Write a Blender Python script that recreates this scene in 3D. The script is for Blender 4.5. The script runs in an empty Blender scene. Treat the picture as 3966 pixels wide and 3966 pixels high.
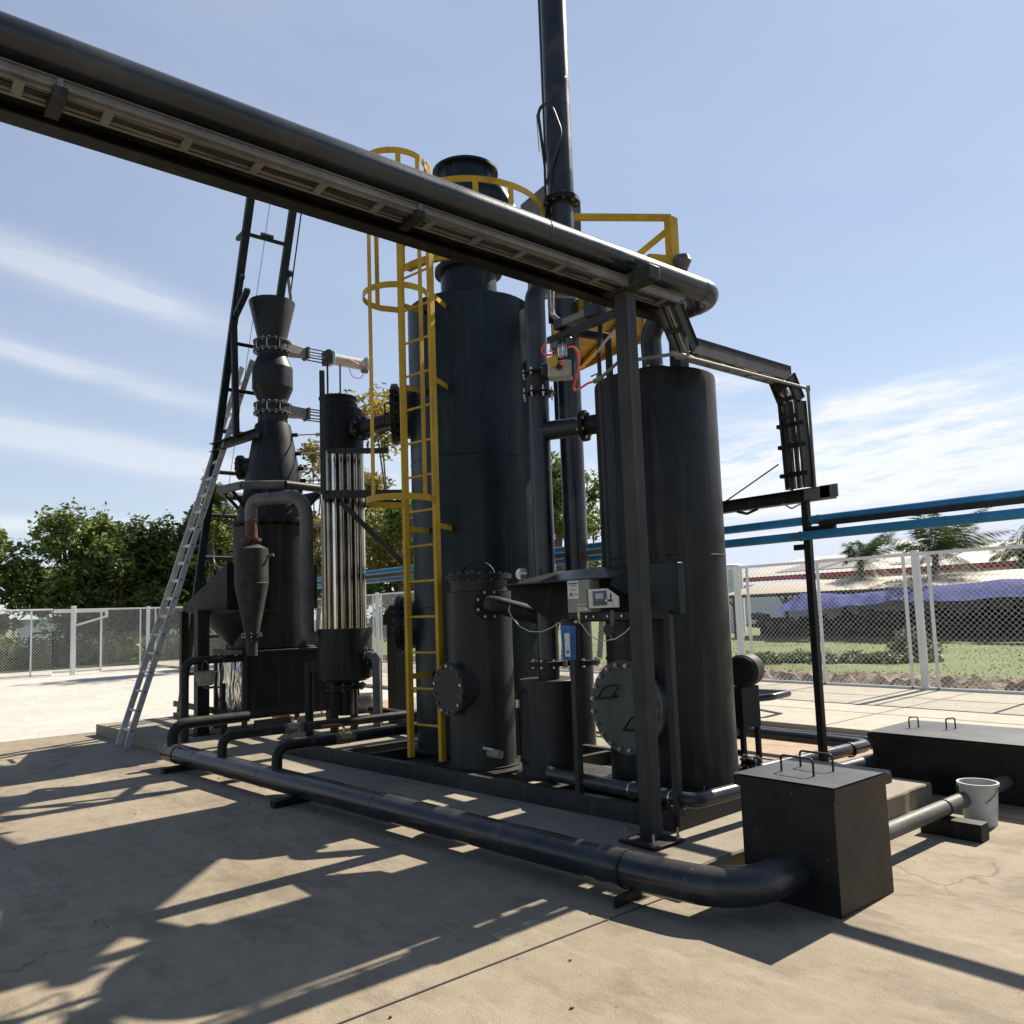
import bpy, math, random
import numpy as np
from mathutils import Vector, Matrix
random.seed(7); RNG = np.random.default_rng(7)
C = bpy.context.scene.collection
sc = bpy.context.scene
PI = math.pi
rad = math.radians

# ---------------------------------------------------------------- camera model (also turns photo measurements into world points)
PP = (1983.0, 2070.0); F = 3116.8
yaw, pitch, roll = -0.87946927, 0.09617524, -0.03512276
fw = Vector((math.sin(yaw)*math.cos(pitch), math.cos(yaw)*math.cos(pitch), math.sin(pitch)))
rt = Vector((math.cos(yaw), -math.sin(yaw), 0)); up = rt.cross(fw)
rt, up = math.cos(roll)*rt + math.sin(roll)*up, -math.sin(roll)*rt + math.cos(roll)*up
EYE = Vector((0, 0, 1.55))
def ray(x, y): return fw + (x-PP[0])/F*rt - (y-PP[1])/F*up
def atY(x, y, Y): d = ray(x, y); return EYE + d*(Y/d.y)
def atX(x, y, X): d = ray(x, y); return EYE + d*(X/d.x)
def atZ(x, y, Z=0.0): d = ray(x, y); return EYE + d*((Z-1.55)/d.z)
def zt(x, y, cx, cy): d = ray(x, y); return 1.55 + d.z*math.hypot(cx, cy)/math.hypot(d.x, d.y)
def cc(x0, y0, w, a, b): s = w/1932; return x0+a*s, y0+b*s
def U(a, b): return a*3966/1932, b*3966/1932
def k_big(a, b): return cc(1240, 550, 1000, a, b)
def k_top(a, b): return cc(2000, 550, 1000, a, b)
def k_gas(a, b): return cc(800, 1150, 700, a, b)
def k_mid(a, b): return cc(800, 1800, 800, a, b)
def k_box(a, b): return cc(1700, 2100, 800, a, b)
def k_low(a, b): return cc(1700, 2750, 1200, a, b)
def k_far(a, b): return cc(2718, 1900, 1000, a, b)

# ---------------------------------------------------------------- materials
def mk(name):
    m = bpy.data.materials.new(name); m.use_nodes = True
    nt = m.node_tree; b = nt.nodes['Principled BSDF']; return m, nt, b
def N(nt, t, **kw):
    n = nt.nodes.new(t)
    for k, v in kw.items(): setattr(n, k, v)
    return n
def noise(nt, scale, detail=4, vec=None, rough=.55):
    n = N(nt, 'ShaderNodeTexNoise'); n.inputs['Scale'].default_value = scale; n.inputs['Detail'].default_value = detail; n.inputs['Roughness'].default_value = rough
    if vec: nt.links.new(vec, n.inputs['Vector'])
    return n.outputs['Fac']
def coords(nt, scale=(1, 1, 1)):
    g = N(nt, 'ShaderNodeNewGeometry'); mp = N(nt, 'ShaderNodeMapping'); mp.inputs['Scale'].default_value = scale
    nt.links.new(g.outputs['Position'], mp.inputs['Vector']); return mp.outputs['Vector']
def ramp(nt, fac, stops):
    r = N(nt, 'ShaderNodeValToRGB'); e = r.color_ramp.elements
    while len(e) < len(stops): e.new(.5)
    for i, (p, c) in enumerate(stops):
        e[i].position = p; e[i].color = (*c, 1) if len(c) == 3 else c
    nt.links.new(fac, r.inputs['Fac']); return r.outputs['Color']
def mixc(nt, fac, a, b, mode='MIX'):
    m = N(nt, 'ShaderNodeMix', data_type='RGBA', blend_type=mode)
    if isinstance(fac, (int, float)): m.inputs[0].default_value = fac
    else: nt.links.new(fac, m.inputs[0])
    for s, v in ((6, a), (7, b)):
        if isinstance(v, tuple): m.inputs[s].default_value = (*v, 1)
        else: nt.links.new(v, m.inputs[s])
    return m.outputs[2]
def bumpn(nt, b, h, strength=.2, dist=.01):
    n = N(nt, 'ShaderNodeBump'); n.inputs['Strength'].default_value = strength; n.inputs['Distance'].default_value = dist
    nt.links.new(h, n.inputs['Height']); nt.links.new(n.outputs['Normal'], b.inputs['Normal'])
def painted(name, col, rough=.45, spec=.2, metal=0.0, var=.35, scale=3.0, streak=True, dirt=(.16, .13, .1), dirt_amt=.25, bump=.15, dust=.3, chalk=.45, runs=.4, chip=(.16, .14, .115)):
    m, nt, b = mk(name)
    v = coords(nt); vs = coords(nt, (6, 6, .35)) if streak else v
    big = noise(nt, scale, 5, v); st = noise(nt, 2.2, 5, vs, .6); fine = noise(nt, 60, 3, v)
    lo = tuple(c*(1-var) for c in col); hi = tuple(min(1, c*(1+var)) for c in col)
    c1 = ramp(nt, big, [(.3, lo), (.7, hi)])
    mask = ramp(nt, st, [(.55, (0, 0, 0)), (.8, (dirt_amt,)*3)])
    c2 = mixc(nt, mask, c1, dirt)
    sm = noise(nt, 1.1, 7, coords(nt, (1.4, 1.4, .8)), .7)                      # chalky smudges
    c2 = mixc(nt, ramp(nt, sm, [(.52, (0,)*3), (.66, (chalk,)*3)]), c2, tuple(min(1, x*1.9+.003) for x in col))
    if streak:                                                                  # narrow wash runs
        rn = noise(nt, 1.0, 6, coords(nt, (26, 26, .5)), .6)
        c2 = mixc(nt, ramp(nt, rn, [(.60, (0,)*3), (.70, (runs,)*3)]), c2, tuple(min(1, x*2.4+.006) for x in col))
    if dust:                                                                    # settled dust on upward faces
        gn = N(nt, 'ShaderNodeNewGeometry'); sx = N(nt, 'ShaderNodeSeparateXYZ'); nt.links.new(gn.outputs['True Normal'], sx.inputs[0])
        du = N(nt, 'ShaderNodeMath', operation='MULTIPLY'); nt.links.new(ramp(nt, sx.outputs[2], [(.55, (0,)*3), (.95, (dust,)*3)]), du.inputs[0]); nt.links.new(ramp(nt, noise(nt, 5, 6, v, .65), [(.35, (.25,)*3), (.65, (1,)*3)]), du.inputs[1])
        c2 = mixc(nt, du.outputs[0], c2, (.15, .128, .10))
    ch = noise(nt, 38, 3, v, .55); gate = noise(nt, 2.3, 3, v)
    cm = N(nt, 'ShaderNodeMath', operation='MULTIPLY'); nt.links.new(ramp(nt, ch, [(.70, (0,)*3), (.73, (1,)*3)]), cm.inputs[0]); nt.links.new(ramp(nt, gate, [(.5, (0,)*3), (.6, (.8,)*3)]), cm.inputs[1])
    c2 = mixc(nt, cm.outputs[0], c2, chip)
    nt.links.new(c2, b.inputs['Base Color'])
    rr = ramp(nt, big, [(.25, (max(0, rough-.1),)*3), (.75, (min(1, rough+.12),)*3)])
    nt.links.new(rr, b.inputs['Roughness'])
    b.inputs['Metallic'].default_value = metal; b.inputs['Specular IOR Level'].default_value = spec
    bumpn(nt, b, fine, bump, .004)
    return m
def plain(name, col, rough=.5, metal=0.0, **kw):
    m, nt, b = mk(name); v = coords(nt)
    c = ramp(nt, noise(nt, 9, 4, v), [(.3, tuple(x*.8 for x in col)), (.7, tuple(min(1, x*1.12) for x in col))])
    nt.links.new(c, b.inputs['Base Color']); b.inputs['Roughness'].default_value = rough; b.inputs['Metallic'].default_value = metal
    for k, val in kw.items(): b.inputs[k].default_value = val
    return m
M = {}
M['tank'] = painted('charcoal tank paint', (.011, .0125, .014), .42)
M['tankwarm'] = painted('grey tank paint', (.022, .0225, .022), .46)
M['cover'] = painted('grey green cover paint', (.085, .09, .08), .6, var=.25)
M['navy'] = painted('blue grey paint', (.007, .0150, .0195), .36, chalk=.25, runs=.25)
M['steelpaint'] = painted('dark steel paint', (.0115, .012, .0125), .5)
M['frame'] = painted('grey frame paint', (.030, .030, .029), .5)
M['pipe'] = painted('satin pipe paint', (.017, .020, .026), .28, .4, streak=False, dirt=(.2, .18, .15), dirt_amt=.3)
M['gas'] = painted('sooty cyclone paint', (.026, .026, .025), .6, var=.6, scale=9, dirt=(.12, .09, .07), dirt_amt=.5, bump=.4)
M['gaspipe'] = painted('grey gas pipe paint', (.085, .085, .082), .5)
M['rust'] = painted('rusty pipe', (.085, .045, .03), .75, var=.4, scale=12)
M['black'] = plain('black rubber', (.012, .012, .012), .6)
M['soot'] = painted('sooty black sheet', (.006, .0065, .007), .6, dust=0, chalk=.15, runs=.15)
M['yellow'] = painted('yellow safety paint', (.44, .272, .02), .45, var=.22, dirt=(.09, .055, .025), dirt_amt=.6, chalk=.2, runs=.1, chip=(.06, .035, .02))
M['deck'] = painted('yellow deck plate', (.36, .225, .02), .5, var=.2, dirt=(.15, .08, .03), dirt_amt=.5)
M['galv'] = painted('galvanised steel', (.12, .116, .108), .55, .5, var=.25, scale=14, streak=False, dirt=(.12, .11, .09), dirt_amt=.35)
M['alu'] = painted('brushed aluminium', (.36, .355, .35), .42, .8, var=.12, scale=20, streak=False, dirt_amt=.1)
M['stainless'] = painted('stainless tube', (.62, .57, .50), .14, .5, 1.0, var=.2, dirt=(.05, .035, .02), dirt_amt=.8, bump=.03)
M['bolt'] = plain('zinc bolt', (.5, .48, .44), .35, .9)
M['boltdark'] = plain('painted bolt', (.1, .1, .098), .4, .3)
M['whitepaint'] = painted('white fence paint', (.72, .72, .70), .5, var=.06, dirt=(.35, .3, .25), dirt_amt=.3, chalk=0, runs=0, chip=(.25, .18, .12))
M['wire'] = plain('white coated wire', (.72, .72, .70), .45, .2)
M['blue'] = painted('blue water pipe', (.035, .21, .40), .35, streak=False, var=.2, dirt=(.1, .14, .16), dirt_amt=.3)
M['filter'] = plain('blue filter plastic', (.025, .13, .42), .3)
M['orange'] = plain('orange hose', (.75, .09, .02), .35)
M['jointfill'] = plain('joint filler', (.045, .04, .034), .9)
M['redlever'] = plain('red lever coating', (.42, .07, .04), .4)
M['brass'] = plain('brass', (.55, .42, .2), .35, .9)
M['valvesteel'] = plain('cast stainless', (.5, .46, .38), .3, .95)
M['cabinet'] = plain('beige cabinet enamel', (.22, .215, .16), .45)
M['ivory'] = plain('ivory enamel', (.58, .56, .48), .4)
M['plate'] = plain('printed plate', (.62, .6, .52), .5)
M['ink'] = plain('dark print', (.04, .04, .045), .6)
M['darkplastic'] = plain('dark grey plastic', (.07, .07, .075), .4)
M['lcd'] = plain('display glass', (.30, .34, .40), .12)
M['clear'] = plain('clear bowl', (.8, .82, .82), .05, **{'Transmission Weight': .85, 'IOR': 1.4})
M['bucket'] = painted('cement stained bucket', (.20, .185, .155), .8, var=.3, scale=14, dirt=(.35, .32, .27), dirt_amt=.5)
M['whiteplastic'] = plain('white plastic', (.45, .45, .43), .4)
M['cable'] = plain('pale cable', (.5, .48, .42), .5)
M['gauge'] = plain('gauge dial', (.78, .78, .74), .35)
M['finned'] = plain('cast motor grey', (.30, .31, .31), .45, .4)
M['trunk'] = painted('bark', (.12, .10, .08), .9, var=.3, scale=12, streak=False)
M['soil'] = painted('dark scrap', (.055, .05, .045), .85, var=.7, scale=2.5, streak=False, dirt=(.2, .17, .14), dirt_amt=.7)
M['scrap'] = painted('shade darkened scrap', (.018, .016, .014), .9, var=.7, scale=2.5, streak=False, dirt=(.07, .06, .05), dirt_amt=.5, chalk=.3, dust=0, chip=(.3, .29, .27))  # base colour darkened to stand in for shade under the shed roof
def concrete(name, lo, hi, joints=False, stain=.5):
    m, nt, b = mk(name); v = coords(nt)
    a = noise(nt, .45, 6, v, .6); f = noise(nt, 7, 6, v, .65); g = noise(nt, 90, 2, v)
    c = ramp(nt, a, [(.3, lo), (.72, hi)])
    c = mixc(nt, .35, c, ramp(nt, f, [(.3, tuple(x*.72 for x in lo)), (.68, tuple(min(1, x*1.08) for x in hi))]))
    st = noise(nt, 1.3, 8, coords(nt, (.8, 1.5, 1)), .72)
    c = mixc(nt, ramp(nt, st, [(.56, (0,)*3), (.70, (stain,)*3)]), c, tuple(x*.42 for x in lo))
    dk = noise(nt, .9, 9, coords(nt, (1, 1.9, 1)), .75)
    c = mixc(nt, ramp(nt, dk, [(.50, (0,)*3), (.60, (stain*.85,)*3)]), c, tuple(x*.62 for x in lo))
    sm = noise(nt, 2.1, 8, coords(nt, (.35, 1.6, 1)), .7)
    c = mixc(nt, ramp(nt, sm, [(.55, (0,)*3), (.66, (.45,)*3)]), c, tuple(min(1, x*1.22) for x in hi))
    wv = N(nt, 'ShaderNodeVectorMath', operation='ADD'); nt.links.new(v, wv.inputs[0]); dn = N(nt, 'ShaderNodeTexNoise'); dn.inputs['Scale'].default_value = 3.0; dn.inputs['Detail'].default_value = 6; nt.links.new(v, dn.inputs['Vector'])
    sc_ = N(nt, 'ShaderNodeVectorMath', operation='SCALE'); nt.links.new(dn.outputs['Color'], sc_.inputs[0]); sc_.inputs['Scale'].default_value = .35; nt.links.new(sc_.outputs[0], wv.inputs[1])
    vo = N(nt, 'ShaderNodeTexVoronoi', feature='DISTANCE_TO_EDGE'); vo.inputs['Scale'].default_value = .32; nt.links.new(wv.outputs[0], vo.inputs['Vector'])
    gt = noise(nt, .5, 3, v); cr_ = N(nt, 'ShaderNodeMath', operation='MULTIPLY'); nt.links.new(ramp(nt, vo.outputs['Distance'], [(.0, (1,)*3), (.0022, (0,)*3)]), cr_.inputs[0]); nt.links.new(ramp(nt, gt, [(.53, (0,)*3), (.60, (.6,)*3)]), cr_.inputs[1])
    c = mixc(nt, cr_.outputs[0], c, tuple(x*.3 for x in lo))
    sp = noise(nt, 23, 3, v, .5)
    c = mixc(nt, ramp(nt, sp, [(.69, (0,)*3), (.75, (.6,)*3)]), c, tuple(x*.4 for x in lo))
    nt.links.new(c, b.inputs['Base Color']); b.inputs['Roughness'].default_value = .88
    ad = N(nt, 'ShaderNodeMath', operation='ADD'); nt.links.new(f, ad.inputs[0]); nt.links.new(g, ad.inputs[1])
    bumpn(nt, b, ad.outputs[0], .35, .012); return m
M['concrete'] = concrete('yard concrete', (.185, .150, .104), (.275, .228, .166), stain=.7)
M['paleyard'] = concrete('pale yard concrete', (.36, .342, .305), (.47, .452, .41), stain=.2)  # base colour raised to carry the overexposed look of the far paving
M['slab'] = concrete('pale slab concrete', (.31, .28, .225), (.40, .365, .30), stain=.25)
M['plinth'] = concrete('plinth concrete', (.19, .165, .118), (.275, .24, .18))
M['dirtconc'] = concrete('dusty concrete', (.28, .195, .12), (.36, .27, .18))
def groundmat(name, stops, scale, bump):
    m, nt, b = mk(name); v = coords(nt)
    c = mixc(nt, .5, ramp(nt, noise(nt, scale, 7, v, .65), stops), ramp(nt, noise(nt, scale*9, 6, v, .7), stops))
    nt.links.new(c, b.inputs['Base Color']); b.inputs['Roughness'].default_value = .95
    bumpn(nt, b, noise(nt, scale*12, 5, v), bump, .05); return m
M['grass'] = groundmat('rough grass', [(.3, (.125, .11, .045)), (.45, (.088, .112, .028)), (.65, (.135, .16, .042))], .5, .8)
M['lawn'] = groundmat('lawn', [(.3, (.05, .08, .02)), (.7, (.12, .17, .04))], 1.2, .5)
M['dirt'] = groundmat('turned soil', [(.3, (.13, .09, .06)), (.5, (.20, .145, .105)), (.7, (.29, .225, .17))], 1.3, .9)
def leafmat(name, lo, hi, acc=None):
    m, nt, b = mk(name)
    oi = N(nt, 'ShaderNodeNewGeometry')
    c = ramp(nt, oi.outputs['Random Per Island'], [(.0, lo), (.75, hi)] + ([(1.0, acc)] if acc else []))
    v = coords(nt)
    c = mixc(nt, ramp(nt, noise(nt, .6, 4, v), [(.4, (0,)*3), (.62, (.55,)*3)]), c, tuple(x*.6 for x in lo) if not acc else acc)
    nt.links.new(c, b.inputs['Base Color']); b.inputs['Roughness'].default_value = .5
    t = N(nt, 'ShaderNodeBsdfTranslucent'); nt.links.new(c, t.inputs['Color'])
    mx = N(nt, 'ShaderNodeMixShader'); mx.inputs[0].default_value = .38
    nt.links.new(b.outputs[0], mx.inputs[1]); nt.links.new(t.outputs[0], mx.inputs[2])
    nt.links.new(mx.outputs[0], nt.nodes['Material Output'].inputs['Surface']); return m
M['leafdark'] = leafmat('dark foliage', (.03, .052, .012), (.09, .13, .026))
M['leafmid'] = leafmat('green foliage', (.065, .105, .02), (.21, .26, .05))
M['leafyellow'] = leafmat('turning foliage', (.065, .09, .017), (.17, .19, .042), (.42, .27, .05))
M['grassblade'] = leafmat('grass blades', (.085, .105, .022), (.15, .17, .04))
M['palm'] = leafmat('palm foliage', (.035, .06, .018), (.09, .13, .04))
def corrug(name, col, axis, pitch):
    m, nt, b = mk(name); v = coords(nt)
    w = N(nt, 'ShaderNodeTexWave', wave_type='BANDS', bands_direction=axis); w.inputs['Scale'].default_value = 1/pitch*.314; nt.links.new(v, w.inputs['Vector'])
    c = ramp(nt, noise(nt, .8, 5, v), [(.3, tuple(x*.82 for x in col)), (.7, col)])
    nt.links.new(c, b.inputs['Base Color']); b.inputs['Roughness'].default_value = .6
    bumpn(nt, b, w.outputs['Fac'], .7, .04); return m
M['tanroof'] = corrug('tan roof sheet', (.27, .215, .155), 'X', .25)
M['whiteroof'] = corrug('pale roof sheet', (.35, .325, .285), 'X', .5)
M['wallwhite'] = plain('white wall paint', (.62, .66, .68), .7)
M['redband'] = plain('red fascia', (.42, .02, .045), .5)
M['panel'] = plain('solar panel', (.15, .15, .165), .55)
M['wallblue'] = plain('blue grey wall sheet', (.30, .38, .42), .6)
def tarpm():
    m, nt, b = mk('blue tarpaulin'); v = coords(nt)
    c = ramp(nt, noise(nt, 1.5, 5, v), [(.3, (.024, .034, .14)), (.7, (.042, .055, .22))])
    nt.links.new(c, b.inputs['Base Color']); b.inputs['Roughness'].default_value = .85; b.inputs['Specular IOR Level'].default_value = .08
    bumpn(nt, b, noise(nt, 1.2, 4, coords(nt, (1.2, 1, .5))), .6, .12); return m
M['tarp'] = tarpm()

# ---------------------------------------------------------------- mesh builder
class MB:
    def __init__(s): s.v = []; s.f = []; s.mi = []; s.mats = []
    def m(s, name):
        if name not in s.mats: s.mats.append(name)
        return s.mats.index(name)
    def add(s, vs, fs, mat):
        o = len(s.v); k = s.m(mat); s.v += [tuple(v) for v in vs]
        s.f += [tuple(i+o for i in f) for f in fs]; s.mi += [k]*len(fs); return s
    def box(s, c, size, mat, R=None):
        c = Vector(c); h = Vector(size)/2
        vs = [Vector((x*h.x, y*h.y, z*h.z)) for x in (-1, 1) for y in (-1, 1) for z in (-1, 1)]
        if R is not None: vs = [R @ v for v in vs]
        return s.add([c+v for v in vs], [(0, 1, 3, 2), (4, 6, 7, 5), (0, 4, 5, 1), (2, 3, 7, 6), (0, 2, 6, 4), (1, 5, 7, 3)], mat)
    def bar(s, a, b, w, h, mat, upv=(0, 0, 1)):
        a = Vector(a); b = Vector(b); d = b-a; L = d.length; d.normalize(); u = Vector(upv)
        if abs(u.dot(d)) > .98: u = Vector((0, 1, 0))
        x = d.cross(u).normalized(); z = x.cross(d)
        R = Matrix((x, d, z)).transposed(); return s.box((a+b)/2, (w, L, h), mat, R)
    def chan(s, a, b, w, h, t, mat, upv=(0, 0, 1)):   # C channel: web plus two flanges
        a = Vector(a); b = Vector(b); d = (b-a).normalized(); u = Vector(upv)
        if abs(u.dot(d)) > .98: u = Vector((0, 1, 0))
        x = d.cross(u).normalized(); z = x.cross(d)
        s.bar(a-x*(w/2-t/2), b-x*(w/2-t/2), t, h, mat, upv)
        s.bar(a+z*(h/2-t/2)+x*t/2, b+z*(h/2-t/2)+x*t/2, w-t, t, mat, upv); s.bar(a-z*(h/2-t/2)+x*t/2, b-z*(h/2-t/2)+x*t/2, w-t, t, mat, upv); return s
    def cyl(s, a, b, r, mat, seg=20, r2=None, caps=True):
        a = Vector(a); b = Vector(b); d = (b-a).normalized(); r2 = r if r2 is None else r2
        u = Vector((0, 0, 1)) if abs(d.z) < .9 else Vector((1, 0, 0))
        x = d.cross(u).normalized(); y = d.cross(x)
        vs = [];
        for p, q in ((a, r), (b, r2)):
            vs += [p + q*(math.cos(2*PI*i/seg)*x + math.sin(2*PI*i/seg)*y) for i in range(seg)]
        fs = [(i, (i+1) % seg, seg+(i+1) % seg, seg+i) for i in range(seg)]
        if caps: fs += [tuple(range(seg-1, -1, -1)), tuple(range(seg, 2*seg))]
        return s.add(vs, fs, mat)
    def path(s, pts, bend=0, n=7):
        pts = [Vector(p) for p in pts]
        if not bend: return pts
        out = [pts[0]]
        for i in range(1, len(pts)-1):
            p, a, b = pts[i], pts[i-1], pts[i+1]
            d1 = (a-p).normalized(); d2 = (b-p).normalized(); ang = d1.angle(d2)
            if ang > 3.0: out.append(p); continue
            t = min(bend/math.tan(ang/2), (a-p).length*.49, (b-p).length*.49); R = t*math.tan(ang/2)
            cen = p + (d1+d2).normalized()*(R/math.sin(ang/2))
            v1 = p+d1*t-cen; v2 = p+d2*t-cen; A = v1.angle(v2)
            for k in range(n+1):
                q = k/n; out.append(cen + (math.sin((1-q)*A)*v1 + math.sin(q*A)*v2)/math.sin(A))
        out.append(pts[-1]); return out
    def pipe(s, pts, r, mat, seg=14, bend=0, n=7, caps=True):
        P = s.path(pts, bend, n); T = []
        for i in range(len(P)):
            a = P[max(0, i-1)]; b = P[min(len(P)-1, i+1)]; T.append((b-a).normalized())
        u = Vector((0, 0, 1)) if abs(T[0].z) < .9 else Vector((1, 0, 0)); x = T[0].cross(u).normalized(); vs = []
        for i, p in enumerate(P):
            x = (x - T[i]*x.dot(T[i])).normalized(); y = T[i].cross(x)
            vs += [p + r*(math.cos(2*PI*j/seg)*x + math.sin(2*PI*j/seg)*y) for j in range(seg)]
        fs = [(i*seg+j, i*seg+(j+1) % seg, (i+1)*seg+(j+1) % seg, (i+1)*seg+j) for i in range(len(P)-1) for j in range(seg)]
        if caps: fs += [tuple(range(seg-1, -1, -1)), tuple(range((len(P)-1)*seg, len(P)*seg))]
        return s.add(vs, fs, mat)
    def lathe(s, o, prof, mat, seg=56, axis=(0, 0, 1)):
        o = Vector(o); d = Vector(axis).normalized(); u = Vector((0, 0, 1)) if abs(d.z) < .9 else Vector((1, 0, 0))
        x = d.cross(u).normalized(); y = d.cross(x); vs = []
        for r, z in prof: vs += [o + d*z + max(r, .0004)*(math.cos(2*PI*i/seg)*x + math.sin(2*PI*i/seg)*y) for i in range(seg)]
        fs = [(k*seg+i, k*seg+(i+1) % seg, (k+1)*seg+(i+1) % seg, (k+1)*seg+i) for k in range(len(prof)-1) for i in range(seg)]
        return s.add(vs, fs, mat)
    def flange(s, o, axis, R, t, mat, n=8, br=None, bolt='bolt', bs=.012, gap=0, bl=None):
        o = Vector(o); d = Vector(axis).normalized()
        s.cyl(o-d*t/2, o+d*t/2, R, mat, 40)
        if gap: s.cyl(o+d*(gap-t/2), o+d*(gap+t/2), R, mat, 40)
        u = Vector((0, 0, 1)) if abs(d.z) < .9 else Vector((1, 0, 0)); x = d.cross(u).normalized(); y = d.cross(x); br = br or R*.86
        bl = bl or t*1.1
        for i in range(n):
            a = 2*PI*(i+.5)/n; p = o + br*(math.cos(a)*x + math.sin(a)*y)
            s.cyl(p-d*bl, p+d*(bl+gap), bs*.55, bolt, 6); s.cyl(p-d*(t/2+bs), p-d*(t/2), bs, bolt, 6); s.cyl(p+d*(gap+t/2), p+d*(gap+t/2+bs), bs, bolt, 6)
        return s
    def build(s, name, parent=None, bev=0, smooth=35, **tags):
        me = bpy.data.meshes.new(name); me.from_pydata(s.v, [], s.f)
        for k in s.mats: me.materials.append(M[k])
        me.polygons.foreach_set('material_index', s.mi)
        if smooth:
            me.polygons.foreach_set('use_smooth', [True]*len(s.f)); me.update(); me.set_sharp_from_angle(angle=rad(smooth))
        me.update(); o = bpy.data.objects.new(name, me); C.objects.link(o)
        if parent is not None:
            o.parent = parent
            o.matrix_parent_inverse = parent_world(parent).inverted()
        if bev:
            b = o.modifiers.new('bevel', 'BEVEL'); b.width = bev; b.segments = 2; b.limit_method = 'ANGLE'; b.angle_limit = rad(40)
        for k, v in tags.items(): o[k] = v
        return o
def parent_world(p): return Matrix.Translation(p.location) if p.type == 'EMPTY' else Matrix.Identity(4)
def thing(name, loc, label, cat, group=None):
    o = bpy.data.objects.new(name, None); C.objects.link(o); o.location = loc; o.empty_display_size = .1
    o['label'] = label; o['category'] = cat
    if group: o['group'] = group
    return o
def struct(mb, name, **kw): return mb.build(name, kind='structure', **kw)
def solo(mb, name, label, cat, group=None, **kw):
    o = mb.build(name, label=label, category=cat, **kw)
    if group: o['group'] = group
    return o

# ================================================================= SETTING
PZ = .15                                    # top of the equipment plinth
yard = MB(); yard.add([(-60, -40, 0), (60, -40, 0), (60, 13.45, 0), (-60, 13.45, 0)], [(0, 1, 2, 3)], 'concrete'); struct(yard, 'yard_ground')
# open country beyond the fence: falls half a metre, then runs to the horizon
def terrain(name, xs, ys, zf, mat):
    vs = [(x, y, zf(x, y)) for y in ys for x in xs]; n = len(xs)
    fs = [(j*n+i, j*n+i+1, (j+1)*n+i+1, (j+1)*n+i) for j in range(len(ys)-1) for i in range(n-1)]
    return struct(MB().add(vs, fs, mat), name)
def fz(x, y):
    t = min(1, max(0, (y-13.5)/6)); return -.004-.5*t*t*(3-2*t)
def lump(x, y, s): return math.sin(x*s+1.3*math.sin(y*s*.7))*math.cos(y*s*1.1+.8*math.sin(x*s*.6))
terrain('field_terrain', list(np.linspace(-60, 60, 121)), list(np.linspace(13.45, 60, 80)), lambda x, y: fz(x, y)+(.05*lump(x, y, 1.1)+.03*lump(x, y, 3.1) if y > 21.5 else -.05 if y > 14 else 0), 'grass')
terrain('far_terrain', [-1500, -60, 60, 1500], [-1500, -40, 13.45, 60, 1500], lambda x, y: -.62, 'grass')
terrain('left_lawn', list(np.linspace(-60, -34.2, 30)), list(np.linspace(-40, 13.4, 40)), lambda x, y: .05+.06*lump(x, y, .5)+(.02*(-34.2-x)), 'lawn')
# turned earth strip just past the fence
vs = []; xs = np.linspace(-32, 6, 420); ys = np.linspace(13.62, 21.4, 84)
for y in ys:
    for x in xs:
        e = min(1, (y-13.6)/.4)*min(1, max(0, (21.2-y+.9*math.sin(x*1.1)+.5*math.sin(x*3.1))/2.2))
        r = abs(lump(x, y, 5.3))*.10+abs(lump(x+3, y, 11))*.07+RNG.random()*.035
        vs.append((x, y, fz(x, y)-.05+e*(.10+r*1.3)))
n = len(xs)
struct(MB().add(vs, [(j*n+i, j*n+i+1, (j+1)*n+i+1, (j+1)*n+i) for j in range(len(ys)-1) for i in range(n-1)], 'dirt'), 'turned_soil')
# raised pale slab at the back and the earth-stained strip in front of it
b = MB(); b.box((-20, 11.2, .04), (60, 4.5, .08), 'slab'); struct(b, 'back_pavement', bev=.012)
b = MB(); b.add([(-13.3, 6.3, .004), (30, 6.3, .004), (30, 8.96, .004), (-13.3, 8.96, .004)], [(0, 1, 2, 3)], 'dirtconc'); struct(b, 'service_strip')
b = MB()
for y in (10.3, 12.2): b.box((-20, y, .0815), (60, .012, .003), 'soil')
for x in (-5.2, -8.4, -11.6, -15, -19, -24): b.box((x, 11.2, .0815), (.012, 4.4, .003), 'soil')
struct(b, 'slab_joints')
b = MB(); b.add([(-60, -40, .004), (-13.3, -40, .004), (-13.3, 8.9, .004), (-60, 8.9, .004)], [(0, 1, 2, 3)], 'paleyard'); struct(b, 'pale_yard')
# plinth: long, slightly skewed front edge, chipped near corner
def jag(a, b_, n, amp):
    out = []
    for i in range(n):
        t = i/n; out.append((a[0]+(b_[0]-a[0])*t+random.uniform(-amp, amp), a[1]+(b_[1]-a[1])*t+random.uniform(-amp, amp)))
    return out
poly = jag((-13.0, 2.84), (-2.87, 3.58), 60, .008)+jag((-2.87, 3.58), (-2.85, 6.42), 24, .012)+jag((-2.85, 6.42), (-13, 6.42), 12, .01)+jag((-13, 6.42), (-13, 2.84), 12, .008)
n = len(poly); b = MB()
b.add([(x, y, 0) for x, y in poly]+[(x, y, PZ-.012) for x, y in poly]+[(x*.9985-.012, y*.9985+.004, PZ) for x, y in poly],
      [(i, (i+1) % n, n+(i+1) % n, n+i) for i in range(n)]+[(n+i, n+(i+1) % n, 2*n+(i+1) % n, 2*n+i) for i in range(n)]+[tuple(range(2*n, 3*n))], 'plinth')
struct(b, 'equipment_plinth', smooth=0)

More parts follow.
